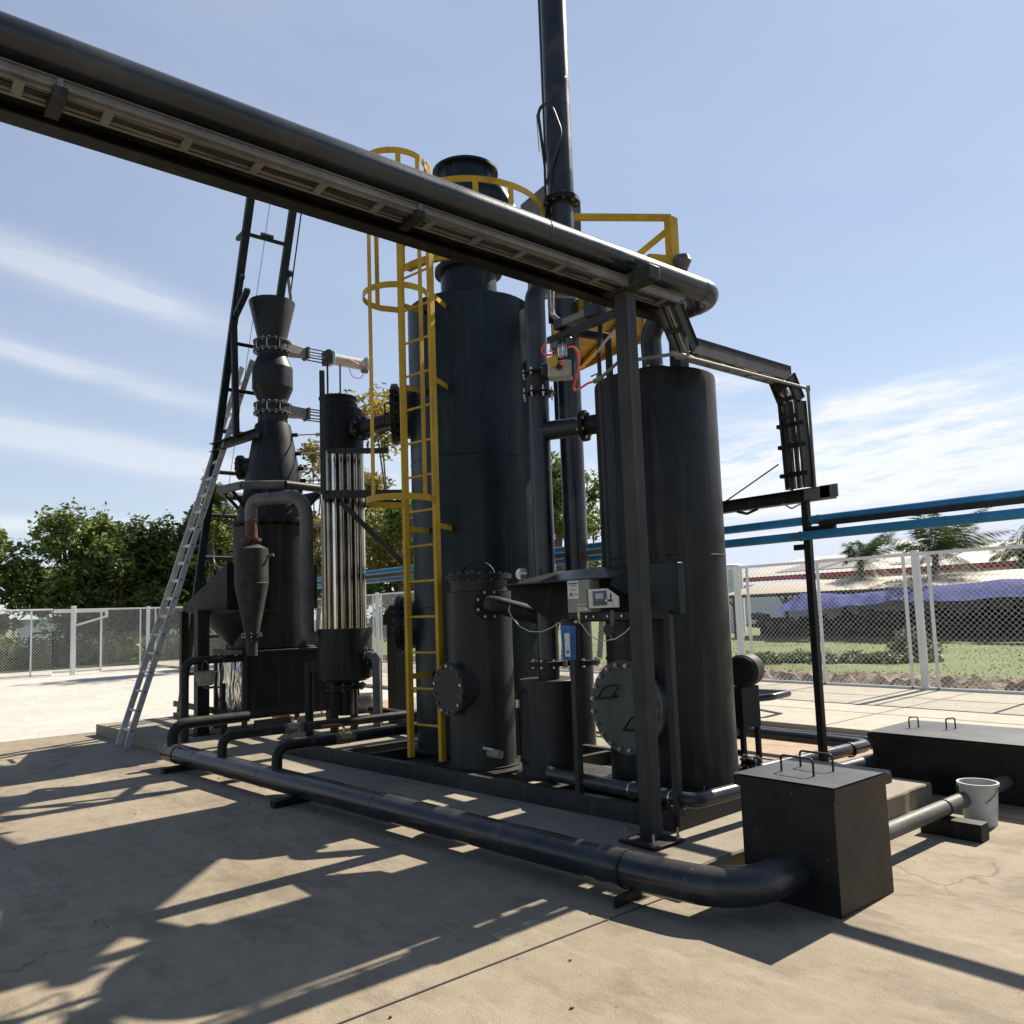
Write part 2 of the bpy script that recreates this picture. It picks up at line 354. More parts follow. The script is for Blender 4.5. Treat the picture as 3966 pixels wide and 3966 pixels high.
# ---------------------------------------------------------------- fences
def diamond(mb, x0, x1, z0, z1, pt, step=.075, r=.0022):
    H = z1-z0; W = x1-x0; k = int((W+H)/step)
    for i in range(k+1):
        s0 = x0-H+i*step
        for sg in (1, -1):
            a = (s0, z0) if sg == 1 else (s0, z1); e = (s0+H, z1) if sg == 1 else (s0+H, z0)
            t0 = max(0, (x0-a[0])/H); t1 = min(1, (x1-a[0])/H)
            if t1-t0 < .01: continue
            p = [pt(a[0]+H*t, a[1]+(e[1]-a[1])*t) for t in (t0, t1)]
            mb.cyl(p[0], p[1], r, 'wire', 3, caps=False)
def chainfence(label, pt, posts, subs, z0, z1, ends, group=None, step=.09, r=.0027):
    t = thing('chain_link_fence', pt(ends[0], 0), label, 'fence', group)
    w = MB(); diamond(w, ends[0], ends[1], z0+.05, z1-.02, pt, step, r); w.build('wire_mesh', t, smooth=0)
    q = MB(); q.bar(pt(ends[0], z1), pt(ends[1], z1), .05, .05, 'whitepaint'); q.build('top_rail', t, bev=.008)
    q = MB(); q.bar(pt(ends[0], z0+.03), pt(ends[1], z0+.03), .045, .045, 'whitepaint'); q.build('bottom_rail', t, bev=.008)
    for x in posts: q = MB(); q.bar(pt(x, z0-.08), pt(x, z1+.06), .10, .10, 'whitepaint'); q.build('post', t, bev=.006)
    for x in subs: q = MB(); q.bar(pt(x, z0), pt(x, z1-.02), .045, .045, 'whitepaint'); q.build('upright', t, bev=.006)
    return t
pr = lambda x, z: Vector((x, 13.4, z))
chainfence('white chain link fence along the far pavement in front of the blue tarpaulin', pr, [-9.35, -5.92, -2.6, .8, 4.2], [-9.12, -9.6, -7.65, -6.12, -5.72, -4.2, -2.8, -2.4, -.9, 1, 2.5], .07, 2.26, (-13.6, 5.5))
chainfence('white chain link fence seen between the tube cooler and the yellow ladder', pr, [-23.25, -19.8, -16.6, -13.6], [-23.5, -23.0, -21.5, -20.0, -19.6, -18.2, -15.2], .07, 2.28, (-30, -13.6), r=.0035)
pl = lambda y, z: Vector((-30.0, y, z))
chainfence('low white chain link fence under the dark trees, behind the leaning ladder', pl, [8.15, 12.2], [7.9, 8.4, 9.8, 11.2], .02, 2.14, (6.7, 13.3), r=.0035)
chainfence('white fence run past the gate at the outer end of the yard', pl, [3.4, -.2, -3.8, -7.4], [4.6, 1.6, -2, -5.6], .02, 2.16, (-9, 5.2), r=.0035)
t = thing('yard_gate', (-29.9, 5.6, 0), 'white mesh gate with a slanted brace in the boundary fence', 'gate')
pg = lambda y, z: Vector((-29.85, y, z))
q = MB(); q.bar(pg(5.78, 0), pg(5.78, 2.26), .14, .14, 'whitepaint'); q.build('gate_post', t, bev=.01)
q = MB(); q.bar(pg(5.2, 2.1), pg(6.82, 2.1), .1, .12, 'whitepaint'); q.bar(pg(6.62, .05), pg(6.62, 2.1), .06, .06, 'whitepaint'); q.bar(pg(5.2, .12), pg(6.62, .12), .06, .06, 'whitepaint'); q.bar(pg(6.78, 2.05), pg(6.78, 1.85), .08, .08, 'whitepaint'); q.build('gate_frame', t, bev=.006)
q = MB(); q.bar(pg(5.78, 1.6), pg(6.8, 1.9), .07, .07, 'whitepaint'); q.build('brace', t, bev=.006)
q = MB(); diamond(q, 5.2, 6.6, .1, 2.05, pg, .08, .003); q.build('wire_mesh', t, smooth=0)

# ================================================================= RIGHT TANK
c1 = (-3.95, 4.74); r1 = .458; h1 = 3.26
t = thing('scrubber_tank', (*c1, .27), 'tall charcoal tank with a big bolted round cover, nearest the pit box', 'tank')
b = MB(); b.lathe((*c1, 0), [(0, .27), (r1, .27), (r1, 1.905), (r1+.003, 1.91), (r1, 1.915), (r1, h1-.015), (r1-.004, h1), (0, h1+.015)], 'tank', 96); b.build('shell', t, smooth=20)
b = MB(); b.lathe((*c1, 0), [(r1, .275), (r1+.06, .275), (r1+.06, .29), (r1, .29)], 'tank', 64)
for a in range(8):
    an = a*PI/4+.3; b.cyl((c1[0]+(r1+.04)*math.cos(an), c1[1]+(r1+.04)*math.sin(an), .28), (c1[0]+(r1+.04)*math.cos(an), c1[1]+(r1+.04)*math.sin(an), .34), .008, 'boltdark', 8)
b.build('base_ring', t)
b = MB(); b.flange((*c1, h1+.07), (0, 0, 1), .15, .02, 'tank', 8, gap=.022); b.cyl((*c1, h1), (*c1, h1+.08), .08, 'tank', 28); b.build('top_nozzle', t)
mp = atY(*U(1178, 1335), 4.2); mx, mz = mp.x, .865
b = MB(); b.cyl((mx, 4.215, mz), (mx, 4.55, mz), .265, 'tank', 64); b.cyl((mx, 4.22, mz), (mx, 4.245, mz), .325, 'tank', 72); mhn = b.build('manhole_neck', t)
b = MB(); b.lathe((mx, 4.218, mz), [(0, .016), (.30, .016), (.325, .012), (.325, -.004)], 'cover', 80, (0, -1, 0)); mh = b.build('manhole_cover', t, label='grey green bolted round cover')
b = MB()
for i in range(20):
    a = 2*PI*(i+.5)/20; p = Vector((mx+.292*math.cos(a), 4.2, mz+.292*math.sin(a))); b.cyl(p, p+Vector((0, -.022, 0)), .0155, 'bolt', 6); b.cyl(p+Vector((0, -.022, 0)), p+Vector((0, -.034, 0)), .009, 'bolt', 8)
b.build('bolts', mh)
for pts in ([(1480, 1465), (1550, 1352), (1690, 1330), (1625, 1445)], [(1725, 1758), (1800, 1645), (1905, 1625), (1850, 1752)]):
    q = [atY(*k_box(*p), 4.155) for p in pts]; b = MB(); b.pipe([q[0]+Vector((.01, .045, 0)), q[0], q[1], q[2], q[3], q[3]+Vector((0, .045, 0))], .007, 'steelpaint', 8, .012); b.pipe([q[3], q[0]], .007, 'steelpaint', 8); b.build('handle', mh)
b = MB(); zc = zt(*k_top(700, 1880), *c1); b.cyl((c1[0]+.25, c1[1]-.405, .3), (c1[0]+.25, c1[1]-.405, 3.1), .004, 'tank', 6); b.build('weld_seam', t)

# ================================================================= BIG TANK
c2 = (-6.46, 4.88); r2 = .64
h2 = zt(1579, 1223, *c2)+.02
t2 = thing('column_tank', (*c2, .27), 'widest and tallest blue black tank, behind the caged yellow ladder', 'tank')
b = MB(); prof = [(0, .27), (r2, .27)]
for z in (1.62, 3.05): prof += [(r2, z-.006), (r2+.004, z), (r2, z+.006)]
b.lathe((*c2, 0), prof+[(r2, h2-.01), (r2-.006, h2), (0, h2+.05)], 'navy', 120); b.build('shell', t2, smooth=20)
b = MB(); b.lathe((*c2, 0), [(r2, .272), (r2+.07, .272), (r2+.07, .288), (r2, .288)], 'steelpaint', 64); b.build('base_ring', t2)
b = MB()
for az_, z0, z1 in ((-.25, .3, 1.6), (.15, 1.65, 3.03), (-.1, 3.07, h2-.03)):
    a = math.atan2(-c2[1], -c2[0])+az_; p = Vector((c2[0]+r2*math.cos(a), c2[1]+r2*math.sin(a), 0)); b.bar(p+Vector((0, 0, z0)), p+Vector((0, 0, z1)), .01, .006, 'navy')
b.build('weld_seams', t2)
dome = (c2[0]+.0, c2[1])
b = MB(); cr = .29; b.lathe((*dome, 0), [(cr, h2), (cr, 6.5), (cr-.01, 6.5)], 'navy', 64); b.build('chimney', t2)
ztp = zt(*k_big(1135, 95), *dome)-.0
ztp = zt(*k_big(1370, 230), *dome)
b = MB(); b.lathe((*dome, 0), [(cr, ztp-.02), (cr+.055, ztp-.02), (cr+.055, ztp+.005), (cr-.01, ztp+.005)], 'navy', 64); b.build('chimney_rim', t2)
for me in (bpy.data.objects['chimney'].data,):
    for v in me.vertices:
        if v.co.z > 6: v.co.z = ztp
zlf = zt(*k_big(1150, 985), *dome)
b = MB(); b.lathe((*dome, 0), [(cr, zlf-.02), (cr+.06, zlf-.02), (cr+.06, zlf+.03), (cr, zlf+.03)], 'steelpaint', 64)
b.build('chimney_flange', t2)
nl = Vector((-.62, -.785, 0)).normalized()
for (px, py, rr) in ((1522, 1600, .31), (1555, 2420, .29)):
    z = zt(px, py, *c2); o = Vector((*c2, z))+nl*(r2+.13)
    b = MB(); b.cyl(Vector((*c2, z))+nl*(r2-.2), o, rr*.82, 'navy', 48); b.flange(o, nl, rr, .025, 'steelpaint', 18, gap=.028, bs=.016, bolt='boltdark'); mm = b.build('side_cover', t2)
    b = MB()
    for dz in (.07, -.05): q = o+nl*.04+Vector((0, 0, dz)); w = nl.cross(Vector((0, 0, 1)))*.05; b.pipe([q+w*dz*9+Vector((0, 0, .06)), q+w*dz*9+nl*.09+Vector((0, 0, .06)), q+w*dz*9+nl*.09-Vector((0, 0, .06)), q+w*dz*9-Vector((0, 0, .06))], .008, 'steelpaint', 8, .02)
    b.build('handle', mm)
# service ring and hand rail round the top
zr = zt(*k_big(1160, 1095), *c2)
b = MB(); R = r2+.17
pa = [Vector((c2[0]+(R-.05)*math.cos(q), c2[1]+(R-.05)*math.sin(q), zr)) for q in np.linspace(4.72, 8.9, 60)]
for i in range(59): b.bar(pa[i], pa[i+1]+(pa[i+1]-pa[i])*.02, .10, .006, 'yellow'); d_ = (pa[i]-Vector((*c2, zr))).normalized()*.05; d2_ = (pa[i+1]-Vector((*c2, zr))).normalized()*.05; b.bar(pa[i]+d_, pa[i+1]+d2_, .008, .07, 'yellow')
b.build('platform_ring', t2)
zh = zt(*k_big(1130, 285), c2[0]+.6, c2[1]-.5)
b = MB()
ang = [2*PI*i/64 for i in range(65) if not (3.9 < 2*PI*i/64 < 4.6)]
pts = [Vector((c2[0]+R*math.cos(a), c2[1]+R*math.sin(a), zh)) for a in [4.72+i*(4.2/60) for i in range(61)]]
for i in range(len(pts)-1): b.bar(pts[i], pts[i+1], .012, .06, 'yellow')
b.build('top_rail', t2)
for a in (4.74, 5.25, 5.75, 6.2, 6.9, 7.8, 8.8):
    p = Vector((c2[0]+R*math.cos(a), c2[1]+R*math.sin(a), 0)); b = MB(); b.bar(p+Vector((0, 0, zr)), p+Vector((0, 0, zh+.03)), .055, .012, 'yellow', upv=(math.cos(a), math.sin(a), 0)); b.build('rail_post', t2)

# ================================================================= caged yellow ladder
LA = Vector((-6.33, 3.97, .28)); dl = Vector((.984, .179, 0)).normalized(); LB = LA+dl*.40; nrm = Vector((.179, -.984, 0)).normalized()
t = thing('caged_ladder', ((LA+LB)/2), 'yellow caged ladder fixed to the widest tank', 'ladder')
ztop = zt(*k_big(545, 90), LA.x, LA.y)
mid_ = (LA+LB)/2+nrm*.54; ztop = zt(*k_big(545, 78), mid_.x, mid_.y)+.03
for p in (LA, LB): b = MB(); b.bar(p, Vector((p.x, p.y, ztop)), .04, .06, 'yellow', upv=nrm); b.build('side_rail', t, bev=.004)
zr0 = zt(*cc(1200, 2200, 800, 980, 1455), LA.x, LA.y); zr1 = zt(*k_big(612, 1275), LA.x, LA.y); nR = 14
dz = (zr1-zr0)/round((zr1-zr0)/.31)
z = zr0
while z < ztop-.1: b = MB(); b.cyl(LA*1+Vector((0, 0, z-.28)), LB+Vector((0, 0, z-.28)), .0115, 'yellow', 10); b.build('rung', t); z += dz
mid = (LA+LB)/2; HR = .30
def hoopt(a): return mid+nrm*(.24+HR*math.sin(a)*1.0)+dl*(HR*math.cos(a))
fp = hoopt(PI/2*.8)
hoops = [zt(*k_mid(1700, 300), fp.x, fp.y), zt(*k_big(560, 1078), fp.x, fp.y), zt(*k_big(545, 78), fp.x, fp.y)]
hp = [LA+Vector((0, 0, 0))-dl*0]+[hoopt(a) for a in np.linspace(PI*1.08, -PI*.08, 30)]+[LB]
for hz in hoops:
    b = MB()
    for i in range(len(hp)-1): a_, b_ = hp[i].copy(), hp[i+1].copy(); a_.z = b_.z = hz; b.bar(a_, b_, .008, .055, 'yellow')
    b.build('hoop', t)
for i, a in enumerate((1.62, 3.25, .60, -.05)):
    p = hoopt(a); z0 = hoops[1]-.02 if i == 1 else hoops[0]-.02
    b = MB(); b.bar(Vector((p.x, p.y, z0)), Vector((p.x, p.y, hoops[2]+.02)), .045, .008, 'yellow', upv=(p-(mid+nrm*.24))); b.build('cage_bar', t)
for z in (1.0, 2.35, 3.7, h2-.15):
    for p in (LA, LB): b = MB(); q = Vector((p.x, p.y, z)); d_ = (Vector((*c2, z))-q); b.bar(q, q+d_.normalized()*(d_.length-r2+.01), .008, .05, 'yellow'); b.build('stand_off', t)

# ================================================================= medium vessel
c3 = (-5.62, 4.25); r3 = .281
h3 = zt(1726, 2295, *c3)
t = thing('filter_vessel', (*c3, .27), 'stout grey vessel with a bolted lid, between the ladder and the small pot', 'tank')
b = MB(); b.lathe((*c3, 0), [(0, .27), (r3+.03, .27), (r3+.03, .282), (r3, .282), (r3, h3-.008), (r3+.003, h3-.004), (r3-.03, h3), (r3-.03, h3+.1)], 'tankwarm', 72); b.build('shell', t)
zl = zt(*cc(1200, 2200, 800, 1570, 100), *c3)
b = MB(); b.flange((*c3, zl), (0, 0, 1), r3+.01, .02, 'steelpaint', 16, gap=.022, bs=.014, bolt='boltdark'); lid = b.build('lid', t)
b = MB(); pts = [Vector((c3[0]+.15*math.cos(a)*.8, c3[1]+.15*math.cos(a)*.6, zl+.02+.13*math.sin(a))) for a in np.linspace(0, PI, 16)]
for i in range(15): b.bar(pts[i], pts[i+1], .03, .008, 'steelpaint')
b.build('lift_handle', lid)
b = MB()
for a in (5.0, 5.45): b.cyl((c3[0]+.25*math.cos(a), c3[1]+.25*math.sin(a), zl+.03), (c3[0]+.25*math.cos(a), c3[1]+.25*math.sin(a), zl+.06), .015, 'rust', 6)
b.build('rusty_nuts', lid)
m3 = atY(*cc(1200, 2200, 800, 1297, 1135), 3.88); 
b = MB(); b.cyl((m3.x, 3.885, m3.z), (m3.x, 4.1, m3.z), .185, 'tankwarm', 48); b.lathe((m3.x, 3.885, m3.z), [(0, .012), (.215, .012), (.215, -.03), (.18, -.03)], 'tankwarm', 64, (0, -1, 0)); mm = b.build('side_cover', t)
b = MB()
for i in range(14):
    a = 2*PI*(i+.5)/14; p = Vector((m3.x+.192*math.cos(a), 3.875, m3.z+.192*math.sin(a))); b.cyl(p+Vector((0, .05, 0)), p+Vector((0, -.016, 0)), .012, 'boltdark' if i % 3 else 'bolt', 6)
b.build('bolts', mm)
# outlet elbow to the cabinet side
o3 = atY(*k_box(610, 580), 4.02)
b = MB(); 
n3 = Vector((.85, -.35, 0)).normalized(); q = Vector((c3[0], c3[1], zt(*k_box(600, 580), *c3)))
q1 = q+n3*(r3+.03)
b.cyl(q, q1+n3*.0, .075, 'tankwarm', 28); b.flange(q1, n3, .125, .016, 'steelpaint', 8, gap=.018, bs=.012); b.pipe([q1+n3*.02, q1+n3*.16, q1+n3*.18+Vector((.32, .42, -.16))], .07, 'steelpaint', 20, .10); b.build('outlet_elbow', t)
b = MB(); qd = Vector((c3[0]+.2, c3[1]-.12, .40)); b.pipe([qd, qd+Vector((.16, .02, .0))], .035, 'plinth', 14); b.pipe([qd+Vector((.1, .0, .03)), qd+Vector((.03, -.06, .05))], .012, 'whiteplastic', 8); b.build('drain_stub', t)

# ================================================================= small pot
c4 = (-4.83, 4.33); r4 = .24; h4 = zt(*k_box(760, 1285), *c4)
t = thing('seal_pot', (*c4, .27), 'small charcoal pot at the foot of the riser pipe', 'tank')
b = MB(); b.lathe((*c4, 0), [(0, .275), (r4, .275), (r4, h4-.004), (r4-.004, h4), (0, h4+.002)], 'tankwarm', 64); b.build('shell', t)
b = MB(); b.cyl((*c4, .272), (*c4, .286), r4+.05, 'steelpaint', 48); b.build('base_plate', t)
zf = zt(*k_box(1030, 1145), *c4)
b = MB(); b.cyl((*c4, h4), (*c4, zf), .085, 'tankwarm', 28); b.build('neck', t)
b = MB(); lx = Vector((c4[0]-.06, c4[1]-.285, 0)); b.pipe([lx+Vector((.06, .06, h4-.08)), lx+Vector((0, 0, h4-.07)), lx+Vector((0, 0, .42)), lx+Vector((.05, .06, .36))], .014, 'steelpaint', 10, .03); b.cyl(lx+Vector((0, 0, h4-.2)), lx+Vector((0, 0, h4-.14)), .02, 'valvesteel', 8); b.cyl(lx+Vector((0, 0, .40)), lx+Vector((0, 0, .45)), .018, 'valvesteel', 8); b.build('level_pipe', t)

# ================================================================= riser pipe with actuated valve
t = thing('riser_pipe', (*c4, zf), 'upright charcoal pipe with an air driven valve, rising from the small pot', 'pipe')
zv1 = zt(*k_top(110, 1890), *c4); zv2 = zt(*k_top(110, 1740), *c4)
b = MB(); b.pipe([(*c4, zf+.02), (*c4, zv1)], .085, 'pipe', 32); b.build('lower_pipe', t)
b = MB(); b.pipe([(*c4, zv2), (*c4, 4.22), (-4.83, 5.0, 4.4), (-5.4, 5.6, 4.4)], .085, 'pipe', 32, .16); b.build('upper_pipe', t)
b = MB(); b.flange((*c4, zf), (0, 0, 1), .15, .018, 'steelpaint', 8, gap=.02, bs=.014); b.build('bottom_flange', t)
b = MB(); b.flange((*c4, zv1), (0, 0, 1), .14, .016, 'steelpaint', 8, bs=.013, bl=.045); b.flange((*c4, zv2), (0, 0, 1), .14, .016, 'steelpaint', 8, bs=.013, bl=.03); b.cyl((*c4, zv1), (*c4, zv2), .095, 'black', 28); b.build('valve_body', t)
tz = zt(*U(1020, 815), *c4); tdir = (Vector((c1[0], c1[1], 0))-Vector((*c4, 0))).normalized()
b = MB(); b.cyl(Vector((*c4, tz)), Vector((*c4, tz))+tdir*.38, .078, 'pipe', 28); b.cyl(Vector((*c4, tz))+tdir*.40, Vector((*c4, tz))+tdir*.56, .078, 'tank', 28); b.flange(Vector((*c4, tz))+tdir*.38, tdir, .125, .016, 'steelpaint', 8, gap=.02, bs=.014); b.build('cross_pipe', t)

ar = rt.copy(); ar.z = 0; ar.normalize()
za = (zv1+zv2)/2
va = Vector((*c4, za+.05))+ar*.035+Vector((.64, -.77, 0))*.17
t = thing('valve_actuator', va, 'silver pneumatic actuator block with black end cap beside the riser pipe', 'valve actuator')
ad = (ar+Vector((.1, -.1, 0))).normalized()
R = Matrix((ad, Vector((0, 0, 1)).cross(ad), Vector((0, 0, 1)))).transposed()
b = MB(); b.box(va+ad*.175, (.20, .14, .14), 'alu', R); b.build('body', t, bev=.02)
b = MB(); b.cyl(va+ad*.03, va+ad*.075, .068, 'black', 28); b.cyl(va+ad*.02, va+ad*.03, .03, 'darkplastic', 18); b.cyl(va+ad*.018, va+ad*.02, .007, 'bolt', 8); b.build('end_cap', t)
b = MB(); b.box(va+ad*.285, (.012, .13, .13), 'black', R); b.build('far_cap', t)
pk = va+ad*.17+R@Vector((0, -.066, .01)); b = MB(); b.cyl(pk, pk+R@Vector((0, -.03, 0)), .026, 'darkplastic', 20); b.cyl(pk+R@Vector((0, -.03, 0)), pk+R@Vector((0, -.05, 0)), .014, 'black', 14); b.build('knob', t)

# ================================================================= tall stack pipe
c5 = (-5.74, 5.57)
t = thing('stack_pipe', (*c5, .2), 'tall twin section pipe with a flange, standing behind the riser', 'pipe')
zf5 = zt(*k_top(350, 460), *c5)
b = MB(); b.pipe([(*c5, .2), (*c5, zf5)], .118, 'pipe', 32); b.build('lower_pipe', t)
b = MB(); b.pipe([(*c5, zf5), (*c5, 8.6)], .135, 'pipe', 32); b.build('upper_pipe', t)
b = MB(); b.flange((*c5, zf5), (0, 0, 1), .19, .02, 'steelpaint', 10, gap=.025, bs=.016, bolt='boltdark'); b.build('flange', t)
z5 = zt(*k_box(1420, 1130), *c5); b = MB(); b.flange((*c5, z5), (0, 0, 1), .19, .02, 'steelpaint', 10, gap=.025, bs=.018); b.build('low_flange', t)
b = MB(); sx = Vector((c5[0]-.17, c5[1]-.02, 0)); b.pipe([sx+Vector((0, 0, 3.4)), sx+Vector((0, 0, 8.5))], .028, 'black', 10); b.pipe([sx+Vector((.0, -.05, 4.5)), sx+Vector((.02, -.05, 6.2)), sx+Vector((.1, -.2, 6.75)), sx+Vector((.3, -.2, 6.7)), sx+Vector((.34, -.1, 6.4)), sx+Vector((.15, -.16, 5.9))], .016, 'black', 8, .2); b.pipe([sx+Vector((.04, -.16, 6.72)), sx+Vector((.06, -.16, 6.3))], .006, 'cable', 6); b.build('conduit', t)

# grey fan housing behind the stack
t = thing('fan_housing', (-6.0, 6.1, 5.0), 'large pale grey duct housing showing behind the tall stack pipe', 'duct')
t.location = (-7.6, 8.4, 6.5)
Y0 = 8.2; pts = [atY(*k_top(*p), Y0) for p in ((30, 470), (200, 325), (480, 430), (485, 690), (300, 640), (40, 520))]
b = MB(); n = len(pts); b.add([p for p in pts]+[p+Vector((-.85, .72, .0)) for p in pts], [tuple(range(n-1, -1, -1)), tuple(range(n, 2*n))]+[(i, (i+1) % n, n+(i+1) % n, n+i) for i in range(n)], 'gaspipe'); b.build('casing', t, bev=.01)
e0 = Vector((dome[0]+.25, dome[1], zt(*k_big(1385, 420), *dome)-.05)); b = MB(); b.pipe([e0-Vector((.15, 0, 0)), e0+Vector((.10, .06, 0)), e0+Vector((.16, .3, -.35))], .13, 'navy', 28, .12); b.build('inlet_duct', t)

# ================================================================= yellow walkway behind
t = thing('walkway', (-5.6, 6.4, 4.7), 'yellow plated walkway with a hand rail, high behind the plain pipe run', 'walkway')
zp = 4.65; A = atZ(*k_top(1190, 900), zp); B = atZ(*k_top(960, 1440), zp); D = atZ(*k_top(470, 1668), zp)
ex = Vector((-1, .03, 0)); ey = (B-A); ey.z = 0
x1, y0 = A.x, A.y
E1 = atZ(*k_top(1000, 885), zp); E2 = atZ(*k_top(430, 1240), zp)
pl_ = [Vector((x1, y0, zp)), Vector((E1.x, E1.y, zp)), Vector((E2.x, E2.y, zp)), Vector((D.x, D.y, zp)), Vector((B.x, B.y, zp))]
b = MB(); n = len(pl_); b.add(pl_+[p+Vector((0, 0, .006)) for p in pl_], [tuple(range(n-1, -1, -1)), tuple(range(n, 2*n))]+[(i, (i+1) % n, n+(i+1) % n, n+i) for i in range(n)], 'deck'); b.build('deck', t)
b = MB()
for i in range(n): b.bar(pl_[i]-Vector((0, 0, .01)), pl_[(i+1) % n]-Vector((0, 0, .01)), .016, .14, 'yellow')
for f_ in (.3, .6): b.bar(pl_[0].lerp(pl_[4], f_)-Vector((0, 0, .04)), pl_[1].lerp(pl_[2], f_)-Vector((0, 0, .04)), .04, .06, 'yellow')
b.bar(pl_[0]-Vector((0, 0, .045)), pl_[3]-Vector((0, 0, .045)), .06, .05, 'yellow'); b.bar(pl_[1]-Vector((0, 0, .05)), pl_[4]-Vector((0, 0, .05)), .06, .05, 'yellow'); b.build('edge_frame', t)
pz = zt(*k_top(1110, 552), x1, y0); P0 = Vector((x1-.05, y0+.03, 0))
b = MB(); b.bar(P0+Vector((0, 0, zp)), P0+Vector((0, 0, pz)), .11, .07, 'yellow', upv=(1, 0, 0)); b.build('rail_post', t)
P1 = atZ(*k_top(430, 562), pz); b = MB(); b.bar(P0+(P0-P1).normalized()*.04+Vector((0, 0, pz)) if False else Vector((P0.x, P0.y, pz)), P1, .03, .06, 'yellow'); b.build('hand_rail', t)
b = MB(); P2 = (P1-Vector((P0.x, P0.y, pz)))*.42+P0; b.bar(P0+Vector((-.02, 0, pz-.1)), Vector((P2.x, P2.y, zp+.05)), .025, .055, 'yellow'); b.build('brace', t)
b = MB(); sp9 = pl_[0].lerp(pl_[4], .04); b.bar((sp9.x, sp9.y, 0), (sp9.x, sp9.y, zp-.05), .12, .12, 'steelpaint', upv=(0, 1, 0)); b.build('support_post', t)
lt = atY(*k_top(1240, 905), P0.y)
t = thing('site_lamp', lt, 'small grey floodlight on a bent arm at the walkway corner', 'lamp')
b = MB(); b.pipe([Vector((P0.x+.02, P0.y, zp+.02)), lt+Vector((-.12, 0, -.02)), lt+Vector((-.03, 0, 0))], .018, 'black', 8, .05); b.build('arm', t)
b = MB(); b.lathe(lt+Vector((0, 0, .07)), [(0, 0), (.07, -.01), (.085, -.06), (.05, -.13), (.03, -.19), (0, -.19)], 'darkplastic', 20); b.build('lamp_head', t)

# ================================================================= overhead rack
t = thing('rack_column', (-3.33, 3.75, .15), 'thick dark square column bolted to the plinth by the pit box, holding the overhead pipe', 'column')
b = MB(); b.bar((-3.335, 3.76, .17), (-3.335, 3.76, 3.55), .10, .10, 'frame', upv=(0, 1, 0)); b.build('post', t, bev=.008)
b = MB(); b.box((-3.335, 3.76, .165), (.28, .28, .014), 'steelpaint')
b.build('base_plate', t, bev=.002)
for dx in (-.11, .11):
    for dy in (-.11, .11):
        b = MB(); b.cyl((-3.335+dx, 3.76+dy, .17), (-3.335+dx, 3.76+dy, .24), .008, 'bolt', 8); b.cyl((-3.335+dx, 3.76+dy, .172), (-3.335+dx, 3.76+dy, .188), .016, 'bolt', 6); b.build('anchor_bolt', t)
b = MB(); b.bar((-3.54, 3.76, 3.60), (-3.08, 3.76, 3.60), .10, .09, 'frame'); b.build('cross_arm', t, bev=.006)
b = MB(); b.bar((-3.45, 4.07, .15), (-3.45, 4.07, .34), .05, .012, 'black', upv=(0, 1, 0)); solo(b, 'stub_bar', 'short black upright flat bar standing on the plinth behind the thick column', 'bar')
t = thing('rack_beam', (-3.5, 1, 3.59), 'long dark beam under the overhead pipe, its near side edge against the sky', 'beam')
b = MB(); b.chan((-3.505, -3.4, 3.59), (-3.505, 4.35, 3.59), .09, .10, .008, 'steelpaint'); b.build('outer_channel', t)
b = MB(); b.bar((-3.42, -3.4, 3.61), (-3.42, 4.3, 3.61), .075, .06, 'soot'); b.build('web_shade_bar', t)  # dark bar added for the shaded inside of the beam web
t = thing('overhead_pipe', (-3.3, 1, 3.735), 'big dark gas pipe passing high overhead and bending back down onto the right tank', 'pipe')
b = MB(); b.pipe([(-3.3, -3.4, 3.735), (-3.3, 4.70, 3.735), (-3.93, 4.70, 3.735), (-3.95, 4.74, h1+.10)], .080, 'pipe', 40, .17, 12); b.build('pipe_run', t)
b = MB()
for y in (3.05, 4.50): b = MB(); b.lathe((-3.3, y, 3.735), [(.080, -.006), (.083, 0), (.080, .006)], 'pipe', 40, (0, 1, 0)); b.build('weld_bead', t)
b = MB(); b.lathe((-3.47, 4.7, 3.735), [(.08, -.006), (.083, 0), (.08, .006)], 'pipe', 40, (1, 0, 0)); b.build('weld_bead', t)
b = MB(); b.box((-3.19, 3.76, 3.66), (.012, .09, .10), 'steelpaint'); b.build('clamp', t)
# cable tray below the pipe
def ladder_tray(t, a, b_, w, h, upv, step=.28, mat='galv', cables=4, sd=1):
    a = Vector(a); b_ = Vector(b_); d = (b_-a).normalized(); x = d.cross(Vector(upv)).normalized(); z = x.cross(d)
    for s in (-1, 1): q = MB(); o = x*s*w/2; q.bar(a+o, b_+o, .004, h, mat, upv); q.bar(a+o-x*s*.008-z*h/2, b_+o-x*s*.008-z*h/2, .016, .003, mat, upv); q.bar(a+o+x*s*.007+z*h/2, b_+o+x*s*.007+z*h/2, .016, .003, mat, upv); q.build('side_rail', t)
    L = (b_-a).length; n = max(1, int(L/step))
    for i in range(n): p = a+d*(L*(i+.5)/n)-z*h*.4; q = MB(); q.bar(p-x*w/2, p+x*w/2, .035, .012, mat, z); q.build('rung', t)
    q = MB(); rr = random.Random(sd)
    for i in range(cables):
        o0 = (i+.5)/cables-.5; pts = []; m = max(3, int(L/.25))
        for k in range(m+1): pts.append(a+d*L*k/m+x*w*.8*(o0+rr.uniform(-.06, .06))-z*(h*.28-rr.uniform(0, .010)))
        q.pipe(pts, rr.choice((.005, .007, .009)), rr.choice(('cable', 'black', 'galv', 'black', 'galv')), 6, caps=False)
    q.build('cables', t)
t = thing('cable_tray', (-3.32, 1, 3.58), 'galvanised cable ladder slung under the overhead pipe', 'cable tray')
ladder_tray(t, (-3.315, -3.4, 3.585), (-3.315, 4.25, 3.585), .125, .05, (0, 0, 1), .30, mat='galv', cables=7)
